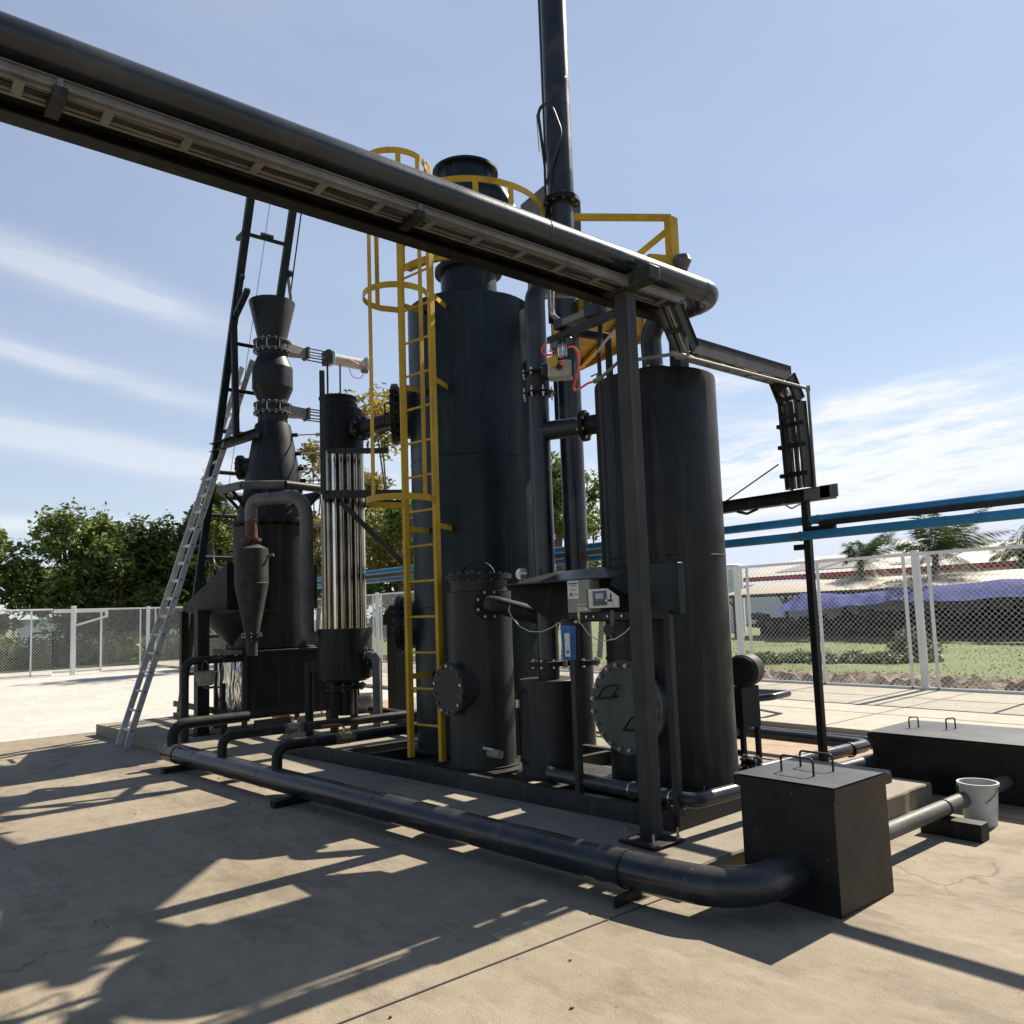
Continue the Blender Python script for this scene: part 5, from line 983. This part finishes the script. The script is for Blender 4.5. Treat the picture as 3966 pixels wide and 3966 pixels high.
# aluminium ladder
f1_, f2_ = Vector((-11.58, 2.79, .0)), Vector((-11.18, 2.79, .0)); tp = Vector((-11.38, 4.42, 5.25)); ld = (tp-(f1_+f2_)/2); Ll = ld.length; ld.normalize(); nl_ = Vector((1, 0, 0)).cross(ld).normalized()
t = thing('leaning_ladder', ((f1_+f2_)/2), 'long bare aluminium ladder leaning steeply against the hoist track', 'ladder')
for f_ in (f1_, f2_): b = MB(); b.bar(f_, f_+ld*(Ll+.1), .028, .075, 'alu', upv=nl_); b.build('side_rail', t, bev=.003)
for i in range(21): p = ld*(.22+i*.252); b = MB(); b.bar(f1_+p, f2_+p, .03, .028, 'alu', upv=nl_); b.build('rung', t)
for i in range(21): p = f2_+ld*(.22+i*.252); b = MB(); b.cyl(p+Vector((.0138, 0, 0)), p+Vector((.0152, 0, 0)), .013, 'black', 10); b.build('rung_end', t)

# rear plant seen between cooler and ladder
t = thing('rear_hood', (-8.2, 5.9, 1.6), 'black hooded box on a square post behind the tube cooler', 'hood')
H = lambda x, y, Y=5.6: atY(*k_mid(x, y), Y)
pts = [H(1650, 1410), H(1715, 1315), H(1800, 1312), H(1880, 1400), H(1880, 1500), H(1650, 1500)]
b = MB(); b.add(pts+[p+Vector((-.5, .36, 0)) for p in pts], [tuple(range(5, -1, -1)), tuple(range(6, 12))]+[(i, (i+1) % 6, 6+(i+1) % 6, 6+i) for i in range(6)], 'soot'); b.build('hood', t)
b = MB(); q = H(1720, 1500); b.bar((q.x, 5.7, PZ), (q.x, 5.7, q.z), .20, .2, 'steelpaint', upv=(0, 1, 0)); b.build('post', t)
b = MB(); q = Vector((-9.0, 6.6, 0)); b.pipe([(-8.1, 5.6, 2.7+1.7), (-8.1, 5.6, PZ)], .09, 'navy', 20); solo(b, 'rear_pipe', 'plain upright blue grey pipe just left of the yellow ladder, behind the cooler', 'pipe')
t = thing('rear_motor', (-8.9, 5.9, .6), 'grey finned electric motor on a dark base behind the cooler legs', 'motor')
mm_ = atY(*cc(1040, 2450, 600, 1180, 890), 6.0)
b = MB(); b.lathe(mm_, [(0, -.15), (.12, -.14), (.14, -.1), (.14, .16), (.12, .18), (0, .18)], 'finned', 32, (.6, .8, 0))
for i in range(28): a = 2*PI*i/28; ax = Vector((.6, .8, 0)); u = Vector((.8, -.6, 0)); o = mm_+u*.15*math.cos(a)+Vector((0, 0, .15*math.sin(a))); b.bar(o-ax*.12, o+ax*.14, .006, .03, 'finned', upv=(o-mm_))
b.build('finned_shell', t)
b = MB(); b.box((mm_.x, 6.0, (mm_.z-.14+PZ)/2), (.5, .5, mm_.z-.14-PZ), 'steelpaint'); b.build('base', t, bev=.01)
b = MB(); pn = atY(*cc(1040, 2450, 600, 960, 850), 5.8); b.box((pn.x, 5.85, .62), (.42, .15, .9), 'soot'); solo(b, 'switch_cabinet', 'plain black upright cabinet behind the cooler legs, beside the finned motor', 'panel', bev=.006)
b = MB(); b.pipe([atY(*cc(1040, 2450, 600, 650, 540), 5.6), atY(*cc(1040, 2450, 600, 645, 860), 5.6), atY(*cc(1040, 2450, 600, 665, 1010), 5.5), atY(*cc(1040, 2450, 600, 710, 1140), 5.4)], .012, 'black', 8, .1); solo(b, 'hanging_hose', 'thin black hose dangling in the sunlit gap between the cooler legs', 'hose')
t = thing('drain_elbow_pipe', (-7.6, 5.3, .3), 'dark low pipe curving up beside the lower round side cover', 'pipe')
b = MB(); b.pipe([(-9.3, 5.25, .36), (-7.55, 5.2, .36), (-7.5, 5.2, .9)], .055, 'steelpaint', 20, .22); b.build('pipe_run', t)

# ================================================================= BACKGROUND right
FZ = -.5
t = thing('open_shed', (-22, 43, FZ), 'long low open shed with a tan corrugated roof across the field', 'shed')
Ys = 42.0
e0 = atY(*k_far(235, 790), Ys); e1 = atY(*k_far(1932, 695), Ys); r0 = atY(*k_far(235, 712), Ys+4); r1 = atY(*k_far(1932, 608), Ys+4)
ez = (e0.z+e1.z)/2; rz = (r0.z+r1.z)/2; X0s, X1s = -30.5, 6
b = MB(); b.add([(X0s, Ys, ez), (X1s, Ys, ez), (X1s, Ys+4, rz), (X0s, Ys+4, rz), (X1s, Ys+8, ez), (X0s, Ys+8, ez)], [(0, 1, 2, 3), (3, 2, 4, 5)], 'tanroof'); b.add([(X0s, Ys, ez-.04), (X1s, Ys, ez-.04), (X1s, Ys, ez), (X0s, Ys, ez)], [(0, 1, 2, 3)], 'tanroof'); b.build('roof', t)
for x in np.arange(X0s+.6, X1s, 3.6):
    b = MB(); b.bar((x, Ys+.4, FZ), (x, Ys+.4, ez), .14, .14, 'soot', upv=(0, 1, 0)); b.bar((x, Ys+.4, ez-.8), (x+.6, Ys+.4, ez-.05), .07, .07, 'soot'); b.bar((x, Ys+.4, ez-.8), (x-.6, Ys+.4, ez-.05), .07, .07, 'soot'); b.build('post', t)
b = MB(); b.bar((X0s, Ys+.3, ez-.1), (X1s, Ys+.3, ez-.1), .12, .18, 'soot'); b.build('eave_beam', t)
b = MB(); b.box((-12.5, Ys+7.5, (ez+FZ)/2-.1), (37, .1, ez-FZ-.3), 'wallblue'); b.build('rear_wall', t)
# scrap bales and stored goods under the shed
rs = random.Random(11); x = -29.5; i = 0
LAB = ['squat dark heap of scrap', 'ragged dark stack of scrap bales', 'tall dark pile of stacked scrap', 'low mound of crushed scrap']
while x < 5:
    w = rs.uniform(1.2, 2.6); h = rs.uniform(1.1, 1.9) if x > -24 else rs.uniform(.9, 1.7); y = Ys+rs.uniform(1.0, 2.4)
    b = MB(); z = FZ
    for k in range(rs.randint(9, 15)):
        bw, bh, bd_ = rs.uniform(.3, .8), rs.uniform(.18, .45), rs.uniform(.4, 1.0); b.box((x+rs.uniform(0, w), y+rs.uniform(-.4, .4), FZ+rs.uniform(.1, h-.1)), (bw, bd_, bh), rs.choice(('scrap', 'scrap', 'scrap', 'soot', 'black', 'scrap', 'frame')), Matrix.Rotation(rs.uniform(-.5, .5), 3, 'Y') @ Matrix.Rotation(rs.uniform(0, 3), 3, 'Z'))
    b.box((x+w/2, y+.6, FZ+h*.42), (w, 1.0, h*.85), 'soot')  # black core block adds the dark of the shaded shed interior
    where = 'beside the shed end' if x < -25 else 'beneath the blue tarpaulin'
    o = solo(b, 'scrap_pile', 'dark pile of scrap stored %s' % where, 'scrap pile', 'scrap piles '+where); x += w*.85; i += 1
# blue tarpaulin: wavy sheet sloping off the shed front, over light poles
def tarpmesh():
    top = [(590, 895), (640, 840), (740, 772), (860, 762), (980, 770), (1100, 778), (1200, 765), (1330, 752), (1450, 735), (1560, 725), (1700, 712), (1932, 700)]
    bot = [(572, 903), (640, 900), (740, 900), (860, 886), (980, 880), (1100, 860), (1200, 862), (1330, 838), (1450, 820), (1560, 835), (1700, 822), (1932, 830)]
    tp_ = [atY(*k_far(*p), 41.6) for p in top]; bt = [atY(*k_far(*p), 39.2) for p in bot]
    for e in (tp_, bt):
        l = e[-1]
        for i in range(1, 9): e.append(l+Vector((i*2.0, 0, .15*math.sin(i*1.3))))
    n = len(tp_); M_, K_ = (n-1)*10+1, 16; vs = []
    for j in range(K_):
        v = j/(K_-1)
        for i in range(M_):
            u = i/10; k = min(int(u), n-2); f_ = u-k; p = tp_[k].lerp(tp_[k+1], f_).lerp(bt[k].lerp(bt[k+1], f_), v)
            z = p.z+.10*math.sin(v*PI)*(1.0+.3*math.sin(u*2.1))+.02*math.sin(u*2.1+v*3)*v+.006*math.sin(u*7-v*5)
            vs.append((p.x+.08*math.sin(v*7+u*3), p.y+.1*math.sin(u*5+v*3), z))
    return vs, [(j*M_+i, j*M_+i+1, (j+1)*M_+i+1, (j+1)*M_+i) for j in range(K_-1) for i in range(M_-1)]
b = MB(); vs, fs = tarpmesh(); b.add(vs, fs, 'tarp'); solo(b, 'tarpaulin', 'wrinkled blue tarpaulin draped along the front of the tan roofed shed', 'tarpaulin')
# big pale building with red band and solar panels
t = thing('factory_hall', (-40, 75, 0), 'wide pale factory hall with a red fascia and dark roof panels far beyond the shed', 'building')
Yb = 72; w0 = atY(*k_far(232, 655), Yb); w1 = atY(*k_far(1932, 560), Yb); s0_ = atY(*k_far(232, 685), Yb); s1_ = atY(*k_far(1932, 600), Yb)
zt_ = (w0.z+w1.z)/2; zs = (s0_.z+s1_.z)/2; XL = w0.x-1.5; XR = 12
rdg = atY(*k_far(570, 520), Yb+14); rz_ = rdg.z
b = MB(); b.box(((XL+XR)/2, Yb+14, (zs-.6)/2-.3), (XR-XL, 28, zs+.6), 'wallwhite'); b.build('wall', t)
b = MB(); b.box(((XL+XR)/2, Yb-.15, (zt_+zs)/2), (XR-XL+.4, .2, zt_-zs), 'redband'); b.build('fascia', t)
b = MB(); b.add([(XL-.3, Yb-.25, zt_+.02), (XR, Yb-.25, zt_+.02), (XR, Yb+14, rz_), (XL+1.5, Yb+14, rz_), (XR, Yb+28, zt_), (XL-.3, Yb+28, zt_)], [(0, 1, 2, 3), (3, 2, 4, 5), (0, 3, 5)], 'whiteroof'); b.build('roof', t)
sl = (rz_-zt_)/14.25
for px, py, wd in ((545, 600, 5), (830, 575, 4.5), (1400, 545, 4)):
    p = atY(*k_far(px, py), Yb+2); x_ = p.x; b = MB(); f_ = lambda y: zt_+.02+sl*(y+.25)+.06
    b.add([(x_, Yb+2.0, f_(2.0)), (x_+wd, Yb+2.0, f_(2.0)), (x_+wd+.3, Yb+11, f_(11)), (x_+.3, Yb+11, f_(11))], [(0, 1, 2, 3)], 'panel'); b.build('roof_panel', t)
b = MB(); wt = atY(*cc(2200, 2100, 800, 1530, 210), 50); b.cyl((wt.x, 50, FZ), (wt.x, 50, wt.z-.2), .75, 'wallwhite', 28); b.lathe((wt.x, 50, wt.z-.2), [(.75, 0), (.7, .15), (.5, .22), (0, .25)], 'wallwhite', 28); solo(b, 'water_tank', 'pale round topped water tank peeping past the right tank edge', 'water tank')
b = MB(); hw = [atX(*cc(240, 2200, 800, x, y), -62) for x, y in ((60, 500), (940, 500))]; b.box((-66, (hw[0].y+hw[1].y)/2+1, 1.0), (6, (hw[1].y-hw[0].y)+6, 2.0), 'wallwhite'); b.box((-66, (hw[0].y+hw[1].y)/2+1, 2.1), (7, (hw[1].y-hw[0].y)+7, .2), 'wallblue'); b.box((-62.98, (hw[0].y+hw[1].y)/2+1, 1.25), (.06, (hw[1].y-hw[0].y)+5.9, .12), 'soot')
solo(b, 'low_building', 'low white building glimpsed through the trees beyond the gate', 'building')

# ---------------------------------------------------------------- vegetation
def leaves(cen, radii, n, size, rng, droop=0, aspect=.45, shell=.55):
    """n leaf sprigs (3 small blades each) filling an ellipsoid, denser near its surface"""
    d = rng.normal(size=(n, 3)); d /= np.linalg.norm(d, axis=1)[:, None]
    r = shell+(1-shell)*rng.random(n)**.6; r = np.where(rng.random(n) < .2, rng.random(n), r)
    wob = 1+.22*np.sin(d[:, 0]*5+cen[1])+.18*np.cos(d[:, 1]*7+cen[0])+.15*np.sin(d[:, 2]*9)
    p = np.array(cen)+d*np.array(radii)*(r*wob)[:, None]
    P = np.repeat(p, 3, axis=0)+rng.normal(size=(3*n, 3))*size*.6
    a = rng.normal(size=(3*n, 3)); a[:, 2] = a[:, 2]*.6-droop; a /= np.linalg.norm(a, axis=1)[:, None]
    c = np.cross(a, rng.normal(size=(3*n, 3))); c /= np.linalg.norm(c, axis=1)[:, None]
    s = size*(.45+1.1*rng.random(3*n))[:, None]
    return np.stack([P-a*s, P+c*s*aspect, P+a*s, P-c*s*aspect], axis=1).reshape(-1, 3)
def leafobj(V, mat, name, parent=None, **tags):
    n = len(V)//4; me = bpy.data.meshes.new(name); me.from_pydata(V.tolist(), [], np.arange(4*n).reshape(n, 4).tolist()); me.materials.append(M[mat]); me.update()
    o = bpy.data.objects.new(name, me); C.objects.link(o)
    if parent is not None: o.parent = parent; o.matrix_parent_inverse = parent_world(parent).inverted()
    for k, v in tags.items(): o[k] = v
    return o
def tree(x, y, z0, h, w, label, mat='leafmid', n=2600, size=.11, group=None, seed=0, trunk=.14, blobs=11, base=.3, droop=0, lean=0):
    rng = np.random.default_rng(seed); t = thing('tree', (x, y, z0), label, 'tree', group)
    tb = MB(); top = Vector((x+lean*.5, y, z0+h*.62)); tb.pipe([(x, y, z0-.1), (x+.08*w, y+.05, z0+h*.25), (x+lean*.2, y-.05, z0+h*.42), top], trunk, 'trunk', 9, .3)
    crown = []
    for i in range(blobs):
        a = rng.random()*2*PI; q = rng.random()**.6; zz = z0+h*(base+(.92-base)*rng.random()); k = 1-.55*abs((zz-z0)/h-.58)/.42
        c_ = (x+lean*(zz-z0)/h+w*.5*q*k*math.cos(a), y+w*.5*q*k*math.sin(a), zz); R_ = w*(.11+.12*rng.random()); crown.append((c_, (R_*1.15, R_*1.15, R_*.72)))
        st = Vector((x+lean*.2, y, z0+h*(.25+.3*rng.random()))); m_ = (st+Vector(c_))/2+Vector((0, 0, .12*h*rng.random())); tb.pipe([st, m_, c_], trunk*.3, 'trunk', 5, .2)
    crown.append(((x+lean*.9, y, z0+h*.88), (w*.16, w*.16, h*.12))); 
    V = np.concatenate([leaves(c_, r_, int(n/len(crown)*(.7+.6*rng.random())), size, rng, droop) for c_, r_ in crown])
    leafobj(V, mat, 'crown', t); tb.build('trunk', t); return t
L_ = lambda x, y, X: atX(*cc(240, 1500, 800, x, y), X)
i = 0
for (px, py, X, w, mat, lab) in (
    (60, 1250, -38, 4.6, 'leafmid', 'bushy green tree at the outer end of the tree row'), (370, 1150, -38.5, 3.4, 'leafmid', 'feathery topped green tree standing above its neighbours in the row'),
    (560, 1330, -37, 3.2, 'leafdark', 'dark green tree filling the row behind the gate'), (700, 1380, -39, 3.0, 'leafmid', 'lower olive tree in the dip of the row'),
    (960, 1210, -37, 4.2, 'leafdark', 'broad dark tree just before the leaning ladder'), (1180, 1230, -38.5, 3.6, 'leafdark', 'dense dark tree behind the leaning ladder'),
    (1450, 1150, -37.5, 4.2, 'leafdark', 'large glossy dark tree between ladder and furnace'), (1640, 1170, -39, 4.0, 'leafmid', 'green tree mostly behind the black furnace')):
    p = L_(px, py, X); tree(X, p.y, 0, p.z/.97*(1.06 if i % 3 == 0 else .96), w*(.82 if i % 2 else 1), lab, mat, 5200, .105, 'trees along the outer fence', 20+i, .13, 26, .22); i += 1
for (px, py, X, w, h_, mat, lab) in ((1250, 880, -36, 2.6, 0, 'leafmid', 'slender tall tree with loose sprays showing above the row'),):
    p = L_(px, py, X); tree(X, p.y+.6, 0, p.z/.97, 2.6, lab, mat, 1700, .12, 'trees along the outer fence', 44, .09, 9, .45, .3)
k = 0
for y in (-9, -5.5, -2, 1.2, 4.2): tree(-38.2+.6*math.sin(y), y, 0, 5.3+.8*math.sin(y*2), 4.4, 'green tree in the row past the outer end of the gate' , ('leafmid', 'leafdark')[k % 2], 4200, .11, 'trees past the gate', 60+k, .13, 20, .2); k += 1
for j, y in enumerate(np.linspace(-8, 13.0, 9)): leafobj(np.concatenate([leaves((-35.6+.3*math.sin(j*2+q), y+q*.8, .55), (.9, .9, .65), 420, .09, np.random.default_rng(90+j*5+q)) for q in range(3)]), 'leafdark' if j % 2 else 'leafmid', 'hedge_shrub', label='leafy shrub in the hedge at the foot of the outer tree row', category='shrub', group='hedge shrubs under the outer trees')
# trees behind the tube cooler (turning leaves)
for (px, py, Y, w, mat, lab, n_, sd) in (
    (1215, 1700, 19, 4.2, 'leafyellow', 'half bare tree with yellowing leaves left of the tube cooler', 2300, 71), (1500, 1560, 16.2, 5.0, 'leafyellow', 'big tree with yellow flushed foliage behind the caged ladder', 5200, 72),
    (1560, 1950, 15.6, 3.4, 'leafmid', 'lower green tree behind the caged ladder fence', 3600, 73), (1340, 1900, 19.5, 4.5, 'leafyellow', 'green and yellow tree hidden behind the tube cooler', 3600, 74),
    (2150, 1790, 22, 3.4, 'leafmid', 'sunlit green tree showing between the stack pipe and the right tank', 3600, 75), (2290, 1860, 24, 3.2, 'leafmid', 'small green tree beside the right tank edge', 2600, 76), (1900, 1900, 23, 5, 'leafmid', 'wide green tree behind the widest tank', 2400, 77)):
    p = atY(px, py, Y); z0 = fz(p.x, Y); tree(p.x, Y, z0, (p.z-z0)/.97, w, lab, mat, n_, .10, None, sd, .12, 14, .16)
# coconut palms
def palm(x, y, z0, zc_, R, label, seed, wind=.5):
    rs = random.Random(seed); t = thing('palm_tree', (x, y, z0), label, 'palm tree', 'coconut palms'); b = MB(); b.pipe([(x-.3, y, z0), (x-.15, y, (z0+zc_)/2), (x, y, zc_)], .16, 'trunk', 12, .5); b.build('trunk', t)
    for i in range(24):
        a = 2*PI*i/24+rs.uniform(-.15, .15); el = rs.uniform(.15, 1.35) if i % 5 else rs.uniform(-.9, -.1); L = R*rs.uniform(.8, 1.15); d = Vector((math.cos(a)*math.cos(el), math.sin(a)*math.cos(el), math.sin(el))); V = []; prev = None; pts = []
        for k in range(15):
            s = k/14; p = Vector((x, y, zc_))+d*L*s+Vector((wind*L*s*s, 0, -L*.42*s*s*(1.1-.4*math.sin(el)))); pts.append(p)
        f = []; 
        for k in range(1, 15):
            tdir = (pts[k]-pts[k-1]).normalized(); side = tdir.cross(Vector((0, 0, 1))).normalized(); ll = R*.34*math.sin(PI*min(1, .12+k/15.5))**.7
            for sg in (-1, 1):
                for m in range(3):
                    o = pts[k-1].lerp(pts[k], m/3); e = (side*sg*.75+tdir*.7+Vector((wind*.6, 0, -.55-rs.random()*.3))).normalized()*ll*rs.uniform(.8, 1.1); wv = tdir*.019*R/1.8; V += [tuple(o-wv), tuple(o+e*.5-wv*.6), tuple(o+e), tuple(o+e*.5+wv)]
            V += [tuple(pts[k-1]-side*.02), tuple(pts[k]-side*.015), tuple(pts[k]+side*.015), tuple(pts[k-1]+side*.02)]
        leafobj(np.array(V), 'palm', 'frond', t)
pc_ = atY(*k_far(1190, 500), 47); palm(pc_.x, 47, FZ, pc_.z, 2.5, 'wind blown coconut palm in the middle of the shed roof line', 3, .55)
pc_ = atY(*k_far(1745, 430), 46); palm(pc_.x, 46, FZ, pc_.z, 3.5, 'taller spreading coconut palm above the tarpaulin end', 5, .25)
pc_ = atY(*k_far(1980, 560), 52); palm(pc_.x+3, 52, FZ, pc_.z+.6, 2.6, 'coconut palm furthest along the shed, past the spreading one', 8, .4)
# weeds in the field
rng = np.random.default_rng(5); V = []
for i in range(75):
    px = rng.uniform(330, 1720); base = 1280 if px > 540 else 1285; p = atZ(*k_far(px, base+rng.uniform(-8, 14)), FZ); hgt = .07+.13*rng.random()
    if 560 < px < 600: continue
    V.append(leaves((p.x, p.y, FZ+hgt*.6), (.35+.2*rng.random(), .35, hgt), 240, .045, rng))
leafobj(np.concatenate(V), 'leafdark', 'weed_band', label='ragged low band of dark weeds across the rough grass', category='weeds', kind='stuff')
p = atZ(*k_far(1590, 1270), FZ); leafobj(leaves((p.x, p.y, FZ+.35), (.8, .7, .6), 1500, .05, rng), 'leafdark', 'bush', label='rounded dark bush where the weed band ends near the thick fence post', category='bush')
V = []
n = 15000; gx = rng.uniform(-34, 4, n); gy = 19.4+rng.random(n)**1.2*22; s = .018+.028*rng.random(n); gz = np.array([fz(a, b_) for a, b_ in zip(gx, gy)])
P = np.stack([gx, gy, gz], 1); a = np.stack([rng.normal(size=n)*.5, rng.normal(size=n)*.5, np.ones(n)], 1)*s[:, None]*1.6; c_ = np.stack([rng.normal(size=n), rng.normal(size=n), np.zeros(n)], 1)*s[:, None]*.35
leafobj(np.stack([P-c_, P+c_, P+a, P+a*.98], 1).reshape(-1, 3), 'grassblade', 'grass_tufts', label='short rough grass blades over the field', category='grass', kind='stuff')

b = MB(); b.add([(-2.975, -12, .0045), (-2.965, -12, .0045), (-2.965, 3.55, .0045), (-2.975, 3.55, .0045)], [(0, 1, 2, 3)], 'jointfill'); struct(b, 'yard_joint')
# small litter on the concrete
rs = random.Random(4)
b = MB()
for i in range(45):
    x = rs.uniform(-11, -1.5); y = rs.uniform(.8, 3.0); b.box((x, y, .005), (rs.uniform(.006, .02), rs.uniform(.004, .012), rs.uniform(.003, .007)), rs.choice(('trunk', 'soil', 'rust')), Matrix.Rotation(rs.uniform(0, 3), 3, 'Z'))
b.build('yard_litter', label='scattered dry leaf bits and grit on the yard concrete', category='litter', kind='stuff')

# ================================================================= LIGHT, SKY, CAMERA
SUN_EL, SUN_AZ = 43.5, -2.2          # azimuth from +Y towards +X
w = bpy.data.worlds.new('World'); sc.world = w; w.use_nodes = True; nt = w.node_tree
bg = nt.nodes['Background']; sky = N(nt, 'ShaderNodeTexSky', sky_type='NISHITA'); sky.sun_disc = False; sky.sun_elevation = rad(SUN_EL); sky.sun_rotation = rad(SUN_AZ)
sky.air_density = 1.0; sky.dust_density = .15; sky.ozone_density = 2.0
tc = N(nt, 'ShaderNodeTexCoord'); sp = N(nt, 'ShaderNodeSeparateXYZ'); nt.links.new(tc.outputs['Generated'], sp.inputs[0])
def mth(op, a, b=None, c=None):
    n = N(nt, 'ShaderNodeMath', operation=op)
    for i, v in enumerate((a, b, c)):
        if v is None: continue
        if isinstance(v, (int, float)): n.inputs[i].default_value = v
        else: nt.links.new(v, n.inputs[i])
    return n.outputs[0]
hor = mth('SQRT', mth('ADD', mth('MULTIPLY', sp.outputs[0], sp.outputs[0]), mth('MULTIPLY', sp.outputs[1], sp.outputs[1])))
elv = mth('ARCTAN2', sp.outputs[2], hor); azi = mth('ARCTAN2', sp.outputs[0], sp.outputs[1])     # radians
def blob(a0, e0, wa, we, slope=0.0):   # soft elongated cloud patch at azimuth a0, elevation e0 (degrees)
    da = mth('SUBTRACT', azi, rad(a0)); de = mth('SUBTRACT', mth('SUBTRACT', elv, rad(e0)), mth('MULTIPLY', da, slope))
    q = mth('ADD', mth('POWER', mth('ABSOLUTE', mth('DIVIDE', da, rad(wa))), 2.0), mth('POWER', mth('ABSOLUTE', mth('DIVIDE', de, rad(we))), 2.0))
    return mth('EXPONENT', mth('MULTIPLY', q, -1.0))
cv = N(nt, 'ShaderNodeCombineXYZ'); nt.links.new(mth('MULTIPLY', azi, 5.0), cv.inputs[0]); nt.links.new(mth('MULTIPLY', mth('ADD', elv, mth('MULTIPLY', azi, .12)), 34.0), cv.inputs[1])
n1 = noise(nt, 1.1, 9, cv.outputs[0], .6); n2 = noise(nt, .35, 4, cv.outputs[0], .5)
cv2 = N(nt, 'ShaderNodeCombineXYZ'); nt.links.new(mth('MULTIPLY', azi, 13.0), cv2.inputs[0]); nt.links.new(mth('MULTIPLY', mth('SUBTRACT', elv, mth('MULTIPLY', azi, .10)), 75.0), cv2.inputs[1]); n3 = noise(nt, 1.0, 10, cv2.outputs[0], .68)
CLL = [(-81, 22.0, 5, 1.1, -.16, .55), (-75, 20.6, 5, 1.0, -.2, .35), (-82, 16.6, 6, .6, -.2, .28), (-76, 15.4, 7, .8, -.2, .3), (-82, 12.0, 7, .9, -.10, .5), (-73, 10.4, 7, .8, -.1, .4), (-82, 6.4, 9, .5, 0, .45), (-75, 5.6, 5, .3, 0, .3),
       (-64, 8.5, 6, 2.0, -.1, .6), (-58, 12, 5, 2, -.1, .3), (-48, 7.5, 5, 2.2, 0, .6), (-120, 14, 25, 5, 0, .5), (150, 16, 60, 7, 0, .5)]
CLR = [(-26, 12.6, 7, .9, .10, 1.1), (-33, 9.3, 8, 1.5, .04, 1.1), (-22, 10.3, 6, 1.4, .1, 1.15), (-27, 6.9, 10, 1.1, .05, 1.15), (-41, 8.0, 6, 1.5, 0, .9), (-22, 8.2, 7, .9, .06, 1.0), (-41, 12.8, 5, 1.0, 0, .8), (-28, 4.6, 9, .5, .02, .7), (-36, 15.2, 4, .7, -.05, .7), (0, 8, 16, 4, 0, .9), (40, 12, 30, 5, 0, .8)]
def total(L):
    tot = None
    for a0, e0, wa, we, sl_, amp in L:
        v = mth('MULTIPLY', blob(a0, e0, wa, we, sl_), amp); tot = v if tot is None else mth('ADD', tot, v)
    return tot
dl_ = mth('MULTIPLY', total(CLL), mth('MULTIPLY', mth('SUBTRACT', mth('ADD', n1, mth('MULTIPLY', n2, .5)), .40), 3.0))
dr_ = mth('MULTIPLY', mth('MINIMUM', total(CLR), 1.15), mth('MAXIMUM', mth('MULTIPLY', mth('SUBTRACT', mth('ADD', mth('MULTIPLY', n3, .75), mth('MULTIPLY', n1, .35)), .40), 5.0), .12))
dens = mth('ADD', mth('MINIMUM', dl_, .42), mth('MINIMUM', dr_, 1.0))
haze_ = mth('MULTIPLY', mth('EXPONENT', mth('MULTIPLY', mth('ABSOLUTE', elv), -7.0)), .35)
mr = N(nt, 'ShaderNodeMapRange'); nt.links.new(mth('ADD', dens, haze_), mr.inputs[0]); mr.inputs[1].default_value = 0; mr.inputs[2].default_value = 1; mr.inputs[3].default_value = 0; mr.inputs[4].default_value = .92
vm = N(nt, 'ShaderNodeVectorMath', operation='MINIMUM'); nt.links.new(sky.outputs[0], vm.inputs[0]); vm.inputs[1].default_value = (6.2, 6.9, 8.2);
vl = mth('MULTIPLY', mth('MINIMUM', mth('MAXIMUM', mth('ADD', mth('MULTIPLY', mth('COSINE', mth('SUBTRACT', azi, rad(-25))), .9), .35), 0), 1), mth('ADD', .50, mth('MULTIPLY', mth('SUBTRACT', n2, .5), .25)))
veil = N(nt, 'ShaderNodeMix', data_type='RGBA'); nt.links.new(vl, veil.inputs[0]); nt.links.new(vm.outputs[0], veil.inputs[6]); veil.inputs[7].default_value = (4.7, 5.3, 6.5, 1)
mx = N(nt, 'ShaderNodeMix', data_type='RGBA'); nt.links.new(mr.outputs[0], mx.inputs[0]); nt.links.new(veil.outputs[2], mx.inputs[6]); mx.inputs[7].default_value = (7.6, 7.7, 7.9, 1)
nt.links.new(mx.outputs[2], bg.inputs['Color']); bg.inputs['Strength'].default_value = .064
sun = bpy.data.lights.new('sun', 'SUN'); sun.energy = 5.0; sun.angle = rad(.53); sun.color = (1, .915, .77)
so = bpy.data.objects.new('sun', sun); C.objects.link(so)
sd_ = Vector((math.sin(rad(SUN_AZ))*math.cos(rad(SUN_EL)), math.cos(rad(SUN_AZ))*math.cos(rad(SUN_EL)), math.sin(rad(SUN_EL))))
so.rotation_euler = sd_.to_track_quat('Z', 'Y').to_euler()
cam = bpy.data.cameras.new('camera'); co = bpy.data.objects.new('camera', cam); C.objects.link(co); sc.camera = co
cam.sensor_fit = 'HORIZONTAL'; cam.sensor_width = 36; cam.lens = 36*F/3966; cam.shift_y = (PP[1]-1983)/3966; cam.clip_end = 5000; cam.clip_start = .05
Mx = Matrix((rt, up, -fw)).transposed().to_4x4(); Mx.translation = EYE; co.matrix_world = Mx
sc.view_settings.view_transform = 'Standard'; sc.view_settings.look = 'None'; sc.view_settings.gamma = 1; sc.view_settings.exposure = 1.03
sc.render.engine = 'CYCLES'; sc.cycles.max_bounces = 8
